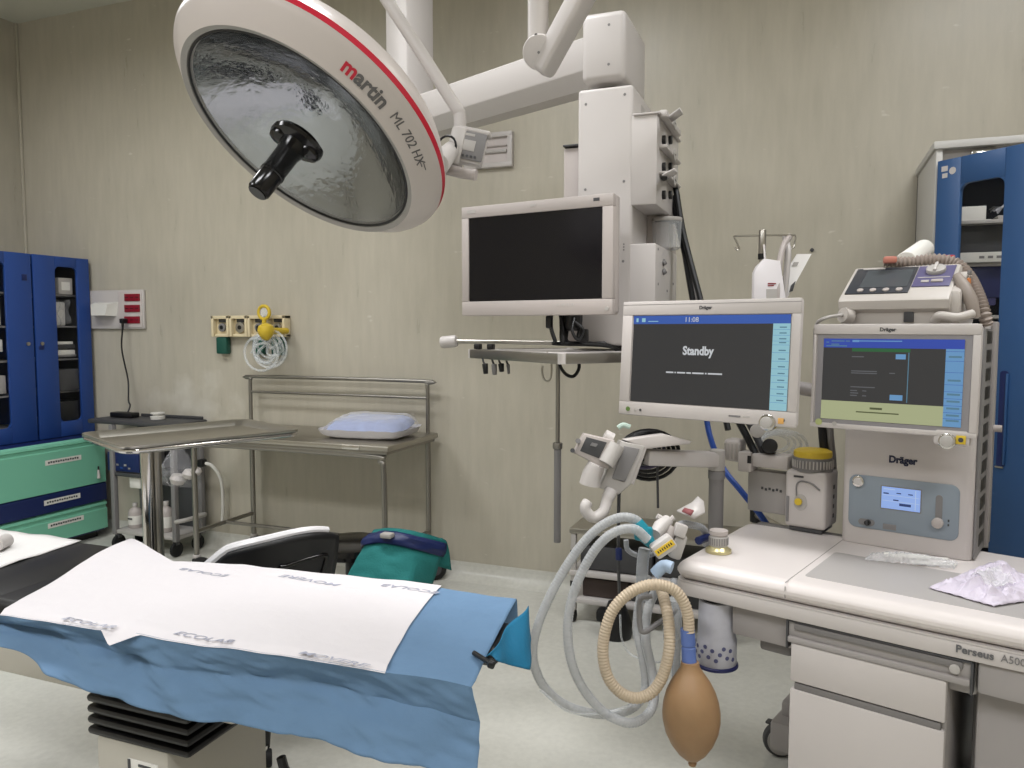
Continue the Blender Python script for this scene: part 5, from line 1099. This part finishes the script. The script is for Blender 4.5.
t = thing('fluid_bag', 'white fluid bag hanging on the infusion stand', 'fluid bag', at(768, 300, 2.71))
b = MB(); bagm = mat('fluid_bag_film', (220, 216, 218), .3); poly(b, [(765, 258), (781, 260.5), (787, 300), (787, 312), (753, 312), (754, 272), (757, 266)], .03, 2.70, bagm, .010)
poly(b, [(766.5, 289), (777, 289), (777, 312), (766.5, 312)], .002, 2.698, lgrey, 0); poly(b, [(768, 283), (776, 283), (776, 284), (768, 284)], .002, 2.698, red, 0); poly(b, [(768, 285), (774, 285), (774, 286), (768, 286)], .002, 2.698, red, 0); b.build('bag', t)
b = MB(); b.tube([at(765, 259, 2.71), at(764, 245, 2.74)], .004, white, n=6); b.build('hanger_loop', t)
cable('white_tubing', [at(790, 236, 2.79), at(784, 245, 2.75), at(780, 260, 2.73), at(778, 285, 2.71), at(777, 310, 2.71)], .011, offwhite, 'left white strap looped over the right infusion hook', 'tubing')
cable('white_tubing', [at(785, 236, 2.79), at(788, 250, 2.76), at(787, 268, 2.755), at(785, 290, 2.755), at(784, 310, 2.755)], .011, white, 'right white strap looped over the right infusion hook', 'tubing')
t = thing('paper_sheet', 'printed white paper sheet tucked beside the fluid bag', 'paper', at(790, 300, 2.80))
b = MB(); poly(b, [(797, 254), (811.5, 254), (788, 297), (784, 312), (776, 312), (779, 282)], .004, 2.79, mat('sheet_paper', (232, 230, 228), .8), 0); poly(b, [(794, 262), (799, 262), (797, 266), (792, 266)], .001, 2.788, lgrey, 0); poly(b, [(792, 285), (796, 281), (793, 291), (790, 292)], .02, 2.78, dgrey, .002); b.build('sheet', t)
# ================================================================== operating table
def interp(tab, x):
    if x <= tab[0][0]: return tab[0][1]
    for (a, p), (c, q) in zip(tab, tab[1:]):
        if x <= c: f = (x-a)/(c-a); return p+(q-p)*f
    return tab[-1][1]
YB = [(-2.14, 1.80), (-2.05, 1.84), (-1.9, 1.785), (-1.754, 1.718), (-1.67, 1.746), (-1.55, 1.774), (-1.34, 1.777), (-1.19, 1.798), (-.9, 1.815), (-.6, 1.81)]
HEM = [(-2.0, .745), (-1.88, .735), (-1.78, .722), (-1.68, .702), (-1.585, .678), (-1.49, .660), (-1.315, .646), (-1.18, .643), (-.925, .645), (-.7, .632), (-.56, .618)]
def yf(x): return 1.265+(x+1.83)*.069
steelw = mat('table_base_cream', (176, 172, 162), .45)
t = thing('operating_table', 'black padded operating table under the white and blue drape', 'operating table', (-1.5, 1.53, 0))
b = MB(); b.bb((-2.36, 1.34, .735), (-1.62, 1.70, .792), black, .025, 3); b.bb((-2.36, 1.345, .74), (-1.98, 1.835, .7925), black, .02, 3); b.bb((-1.60, 1.40, .735), (-.76, 1.70, .792), black, .025, 3); b.bb((-.765, 1.53, .745), (-.635, 1.70, .792), black, .02, 3); b.build('mattress', t)
b = MB(); b.bb((-2.36, 1.40, .56), (-1.25, 1.66, .70), steelw, .012); b.bb((-1.25, 1.46, .66), (-.85, 1.64, .735), mgrey, .01); b.build('underframe', t)
for y in (1.42, 1.68):
    b = MB(); b.bb((-2.3, y-.006, .69), (-.82, y+.006, .718), steel, .002); b.build('side_rail', t)
b = MB()
for k in range(4):
    z0 = .475+.028*k; b.box((-1.52, 1.52, z0+.013), (.33, .32, .020), black, .009); b.box((-1.52, 1.52, z0+.026), (.30, .29, .014), black, .003)
b.build('bellows', t)
b = MB(); b.bb((-1.655, 1.36, .05), (-1.42, 1.72, .482), steelw, .012); b.bb((-2.05, 1.25, 0), (-.95, 1.80, .07), steelw, .02); b.bb((-1.545, 1.357, .36), (-1.45, 1.361, .445), labelw, .001); b.box((-1.54, 1.356, .43), (.008, .003, .03), dgrey, .001); b.box((-1.49, 1.356, .435), (.04, .003, .006), dgrey, .001); b.build('base', t)
b = MB(); b.tube([at(474, 653, 1.64), at(490, 663, 1.585)], .0055, black, n=10); b.cyl(at(488, 662.5, 1.575), at(495, 665, 1.575), .010, black, n=20, bevel=.004); b.build('clamp_knob', t)
b = MB(); b.tube([at(281, 757, 1.95), at(284, 768, 1.95), at(290, 780, 1.95)], .012, black, n=8); b.build('side_lever', t)
# white sheet at the far left end of the table
b = MB(); b.grid(lambda u, v: (-2.205-.05*v-.5*u, 1.36+.47*v, .797+.006*noise.noise((u*5, v*5, 1))), 16, 16, mat('white_linen', (214, 212, 210), .8, bump=.3, bscale=18))
tag(b.build('white_sheet', solid=.003), 'folded white sheet at far left end of the operating table', 'sheet')
b = MB(); b.tube([atz(-4, 545, .82), atz(7, 540, .82)], .022, white, n=12); tag(b.build('gauze_roll'), 'small white roll on the white sheet at left picture edge', 'roll')

# ---- drape: blue sheet with a white absorbent panel
drape_blue = mat('drape_blue', (99, 127, 156), .8, spec=.2, bump=.35, bscale=22, var=.05, vscale=9)
drape_white = mat('drape_white', (207, 203, 205), .85, spec=.2, bump=.22, bscale=30)
print_grey = mat('drape_print', (158, 160, 174), .8)
def nz(x, y, s, a): return a*noise.noise((x*s, y*s, 3.7))
def topz(x, y):
    z = .803+nz(x, y, 4, .006)+nz(x, y, 11, .003)
    z += .012*math.exp(-((x+2.02)/.11)**2)*max(0, min(1, (y-1.45)/.3))
    z -= .008*max(0, (x+.72)/.14)**2 if x > -.72 else 0
    return z
def wrinkle(x, s):                                             # folds in the hanging front
    w = .012*math.sin(x*9+2*s)+.006*math.sin(x*23+1)*s
    w += .014*math.exp(-((x+1.50-.25*s)/.05)**2)-.010*math.exp(-((x+1.57-.25*s)/.05)**2)+.012*math.exp(-((x+1.36+.3*s)/.045)**2)
    w += .012*math.exp(-((x+1.78-.3*s)/.06)**2)*math.sin(3*s+1)
    return w*min(1, s*2.5)
def sheet(u, v):
    s = max(0, (v-.5)/.5); kb = max(0, min(1, 1-(v-.12)/.38))
    xa = -1.845-.215*kb-.14*s; xb = -.612-.085*kb+.035*s; x = xa+u*(xb-xa)
    Yb_, Yf_ = interp(YB, x)+.012, yf(x)
    if v < .12:
        k = v/.12; return (x, Yb_+.02*math.cos(R(90*k))*0+.012*(1-k), topz(x, Yb_)-.10*(1-k)-.002)
    if v < .5:
        k = (v-.12)/.38; y = Yb_+(Yf_+.012-Yb_)*k
        return (x, y, topz(x, y)-.004*math.exp(-((k-1)/.05)**2))
    hem = interp(HEM, x); z0 = topz(x, Yf_)-.004; z = z0-(z0-hem)*s
    crease = .47+.025*math.sin(x*2.2)
    off = .030*s/crease if s < crease else .030-.062*(s-crease)/(1-crease)
    cr_ = abs(noise.noise((x*7, s*3+x*2, 8)))*.016+abs(noise.noise((x*16-s*4, s*6, 5)))*.007
    return (x+.008*s*math.sin(x*14), Yf_+off-wrinkle(x, s)-cr_*min(1, s*4), z+nz(x, s, 6, .006)*s)
t = thing('table_drape', 'blue disposable drape with white printed absorbent top covering operating table', 'drape', (-1.3, 1.3, .58))
b = MB(); b.grid(sheet, 130, 72, drape_blue); b.build('blue_sheet', t, solid=.0015)
def padp(x, y): return V((x, y, topz(x, y)+.0045))
def pad(u, v):                                                 # u along the table, v from back to front
    xl = -2.058+(-1.843+2.058)*v**1.1; xr = -.915+(-.80+.915)*v**1.3; x = xl+(xr-xl)*u
    y0 = interp(YB, x)+.010; y1 = yf(x)+.004+.010*math.exp(-((x+1.50)/.03)**2)*0
    y = y0+(y1-y0)*v; p = padp(x, y)
    if v > .985: p.z -= .010; p.y -= .006
    if abs(x+1.475) < .055 and v > .9:
        wv = 1-abs(x+1.475)/.055; tt = (v-.9)/.1; p.y -= .032*tt*wv; p.z -= .020*max(0, (tt-.45)/.55)*wv
    return p
b = MB(); b.grid(pad, 110, 44, drape_white)
def printed(body, px, py, size, flip=False, squash=.55):
    c = atz(px, py, .806)
    def f(v):
        x, y = v.x, v.y
        if flip: x, y = -x, -y
        p = padp(c.x+x, c.y+y*squash); return (p.x, p.y, p.z+.0010+v.z)
    b.text(body, None, size, print_grey, f, extrude=.0001, bold=.006, shear=.25)
printed('ECOLAB', 203, 638, .044); printed('ECOLAB', 88, 624, .044); printed('MOVERE', 332, 660, .044, squash=.5)
printed('ECOLAB', 205, 573, .046, True); printed('MOVERE', 311, 582, .05, True); printed('ECOLAB', 411, 590, .046, True)
b.build('absorbent_panel', t)
# folded-over blue corner at the foot end
b = MB()
def corner(u, v):
    a, c, d, e = atz(436, 588, .815), atz(529, 604, .82), atz(470, 601, .835), atz(497, 622, .80)
    p = (a*(1-u)+c*u)*(1-v)+((a*.5+d*.5)*(1-u)+e*u)*v; return p+Z3*(.012*math.sin(math.pi*u)*math.sin(math.pi*v))
# ---- teal sheet hanging over the end
def onX(px, py, X): d = ray(px, py); return EYE+d*(X/d.x)
def tflap(u, v):
    a, c, d, e = at(486, 656, 1.60), at(527, 606, 1.93), at(533, 640, 1.90), at(527, 672, 1.72)
    if u < .5: p = (a*(1-2*u)+c*2*u*1.0) if False else None
    top = a.lerp(c, u); bot = a.lerp(e, .25+.75*min(1, u*1.6)) if u < .62 else e.lerp(d, (u-.62)/.38)
    p = top.lerp(bot, v); return p+rt*(.006*math.sin(9*u+2*v))+fw*(.01*math.sin(6*v+3*u))
b = MB(); b.grid(tflap, 24, 14, teal_blue); tag(b.build('teal_sheet', solid=.002), 'teal sheet hanging off the right end of operating table', 'sheet')

# ================================================================== tall blue cabinet at right, door ajar
BX0, BX1, BY0, BY1, BZ = .440, 1.36, 3.54, 4.12, 2.245
grey_cab = mat('cabinet_grey', (184, 182, 178), .45); inner = mat('cabinet_inside', (44, 48, 66), .6)
blue2 = mat('blue_cabinet_door', (44, 79, 124), .42)
t = thing('tall_cabinet', 'tall grey cabinet with a blue windowed door ajar, at right picture edge', 'cabinet', (.9, 3.8, 0))
b = MB(); b.bb((BX0, BY0, .08), (BX0+.025, BY1, BZ), grey_cab, .003); b.bb((BX1-.025, BY0, .08), (BX1, BY1, BZ), grey_cab, .003); b.bb((BX0, BY1-.02, .08), (BX1, BY1, BZ), inner); b.bb((BX0, BY0, .05), (BX1, BY1, .10), grey_cab); b.bb((BX0-.01, BY0-.012, BZ-.03), (BX1+.01, BY1, BZ), grey_cab, .004); b.bb((BX0+.025, BY0+.03, BZ-.085), (BX1-.025, BY0+.05, BZ-.03), white)
b.bb((BX0+.026, BY0+.05, .1), (BX0+.03, BY1-.02, BZ-.1), inner); b.box((BX0+.17, BY0+.025, BZ-.055), (.09, .03, .035), chrome, .006); b.build('body', t)
SHZ = [.35, .62, .86, 1.08, 1.30, 1.555, 1.765, 1.935]
for z in SHZ:
    b = MB(); b.bb((BX0+.03, BY0+.05, z-.014), (BX1-.03, BY1-.02, z), lgrey, .002); b.build('shelf', t)
hd = V((.72, -.69, 0)).normalized(); hn = V((hd.y, -hd.x, 0))   # along the door, and its outward side
hn = hn if hn.dot(fw) < 0 else -hn
dz0, dz1, DWD, wa, wb2, wz0, wz1 = .10, 2.165, .44, .10, .272, .40, 2.06
def door_at(o, dirv, t):
    Xd = frame(o, dirv, Z3); b = MB(Xd)
    b.bb((0, dz0, -.018), (wa, dz1, 0), blue2, .003); b.bb((wb2, dz0, -.018), (DWD, dz1, 0), blue2, .003); b.bb((wa, wz1, -.018), (wb2, dz1, 0), blue2, .003); b.bb((wa, dz0, -.018), (wb2, wz0, 0), blue2, .003)
    for zc, s in ((wz1, -1), (wz0, 1)):
        for xc, sx in ((wa, 1), (wb2, -1)):
            pts = [(0, 0)]+[(.03-.03*math.sin(R(a)), .03-.03*math.cos(R(a))) for a in range(0, 91, 18)]
            b.prism([(xc+p[0]*sx, zc+p[1]*s) for p in pts], Matrix.Translation((0, 0, -.017)), .016, blue2)
    b.box((.032, dz1-.035, .0005), (.026, .02, .001), white); b.box((.034, dz1-.062, .0005), (.022, .018, .001), white); b.cyl((.066, dz1-.048, 0), (.066, dz1-.048, .001), .014, white, n=20)
    d = b.build('door', t)
    b = MB(Xd); b.bb((wa-.004, wz0-.004, -.013), (wb2+.004, wz1+.004, -.009), glassm); b.build('window_pane', d)
    b = MB(Xd); b.prism(rrect(.032, .36, .012, 4, .305, 1.165), Matrix.Translation((0, 0, -.001)), .003, navy); b.box((.318, 1.165, .004), (.008, .34, .008), blue2, .002); b.box((.302, .985, .004), (.03, .006, .004), steel); b.build('handle', d)
door_at(V((BX0+.005, BY0-.016, 0)), hd, t)
# things inside, seen through its window
def shelf_box(name, c, d, m, lab, labm=None, cat='box'):
    b = MB(); b.box(c, d, m, .004)
    if labm: b.box((c[0], c[1]-d[1]/2-.001, c[2]+.2*d[2]), (d[0]*.7, .002, d[2]*.22), labm)
    return tag(b.build(name), lab, cat)
b = MB(); z0 = 2.0
for (a, c) in (((.53, 3.66, 1.94), (.535, 3.9, 2.0)), ((.64, 3.66, 1.94), (.645, 3.9, 2.0)), ((.53, 3.66, 1.94), (.645, 3.665, 2.0)), ((.53, 3.66, 1.935), (.665, 3.9, 1.945))): b.bb(a, c, labelw, .002)
tag(b.build('white_basket'), 'white open basket on top shelf inside the right cabinet', 'basket')
b = MB(); b.grid(lambda u, v: (.68+.17*u, 3.62+.2*v, 1.96+.05*math.sin(3*u+v)+.02*noise.noise((u*6, v*6, 0))), 10, 8, film); b.bb((.68, 3.63, 1.936), (.85, 3.8, 1.955), lgrey, .004); tag(b.build('wrapped_tray'), 'clear wrapped pale tray beside the white basket', 'tray')
navy2 = mat('navy_bin', (40, 46, 92), .5); purple2 = mat('violet_bin', (66, 66, 112), .5)
shelf_box('storage_bin', (.70, 3.76, 1.85), (.30, .22, .15), dgrey, 'dark bin on second shelf behind right cabinet window')
shelf_box('storage_bin', (.69, 3.74, 1.69), (.34, .25, .13), navy2, 'navy bin with long white label inside right cabinet', None)
b = MB(); b.bb((.545, 3.57, 1.765), (.86, 3.588, 1.805), labelw, .002)
for k in range(5): b.box((.62+.03*k, 3.5695, 1.785), (.018, .001, .010), mgrey)
tag(b.build('shelf_label'), 'long white shelf label strip inside the right cabinet', 'label')
shelf_box('storage_bin', (.63, 3.72, 1.64), (.11, .2, .09), purple2, 'small violet box in front on the third cabinet shelf')
shelf_box('storage_bin', (.70, 3.76, 1.40), (.30, .22, .17), navy2, 'dark navy bin on fourth shelf in right cabinet')
shelf_box('storage_bin', (.70, 3.72, 1.18), (.30, .22, .15), lgrey, 'light grey bin on fifth shelf in right cabinet', labelw)
shelf_box('storage_bin', (.70, 3.72, .96), (.30, .22, .14), dgrey, 'dark grey bin on sixth shelf in right cabinet', labelw)
shelf_box('storage_bin', (.70, 3.72, .73), (.30, .22, .16), lgrey, 'light grey bin on seventh shelf in right cabinet', labelw)
shelf_box('storage_bin', (.70, 3.72, .47), (.30, .22, .18), navy2, 'navy bin on the lowest shelf in right cabinet', labelw)

# ================================================================== low shelf cart by the back wall
X0, X1, Ya, Yb = -1.13, -.30, 3.70, 4.04
t = thing('shelf_cart', 'low white shelf cart with dark gaps against wall behind breathing hoses', 'cart', (-.72, 3.87, 0))
for z in (.13, .27, .49):
    b = MB(); b.bb((X0, Ya, z-.028), (X1, Yb, z), white if z < .4 else steel, .006); b.build('shelf', t)
for (x, y) in ((X0+.02, Ya+.02), (X1-.02, Ya+.02), (X0+.02, Yb-.02), (X1-.02, Yb-.02)):
    b = MB(); b.box((x, y, .27), (.028, .028, .42), lgrey, .005)
    for z in (.2, .36): b.box((x, y, z), (.032, .032, .03), black, .003)
    b.build('post', t)
    b = MB(); b.cyl((x-.012, y, .03), (x+.012, y, .03), .03, rubber, bevel=.005); b.build('caster', t)
b = MB(); b.bb((X0+.05, Ya+.03, .275), (X0+.42, Yb-.04, .40), dgrey, .008); b.bb((X0+.43, Ya+.05, .275), (X1-.06, Yb-.04, .38), dgrey, .008); tag(b.build('dark_case'), 'dark grey cases on the middle shelf of low cart', 'case')
b = MB(); b.bb((X0+.06, Ya+.04, .131), (X0+.30, Yb-.05, .225), mat('brown_case', (70, 58, 54), .6), .008); b.bb((X0+.31, Ya+.05, .131), (X1-.08, Yb-.05, .215), dgrey, .008); tag(b.build('dark_case'), 'dark brownish cases on the lowest shelf of low cart', 'case')
# foot pedal
fp_ = atz(616, 636, 0); fp_.z = 0
t = thing('foot_pedal', 'black round foot pedal on floor behind the hose loops', 'foot pedal', fp_)
b = MB(); b.lathe([(0, 0), (.075, 0), (.08, .02), (.075, .07), (.055, .13), (.04, .17), (0, .18)], fp_, Z3, black, 28); b.build('dome', t)
b = MB(); b.box(fp_+V((-.06, .0, .10)), (.07, .08, .06), black, .015); b.build('cable_boss', t)
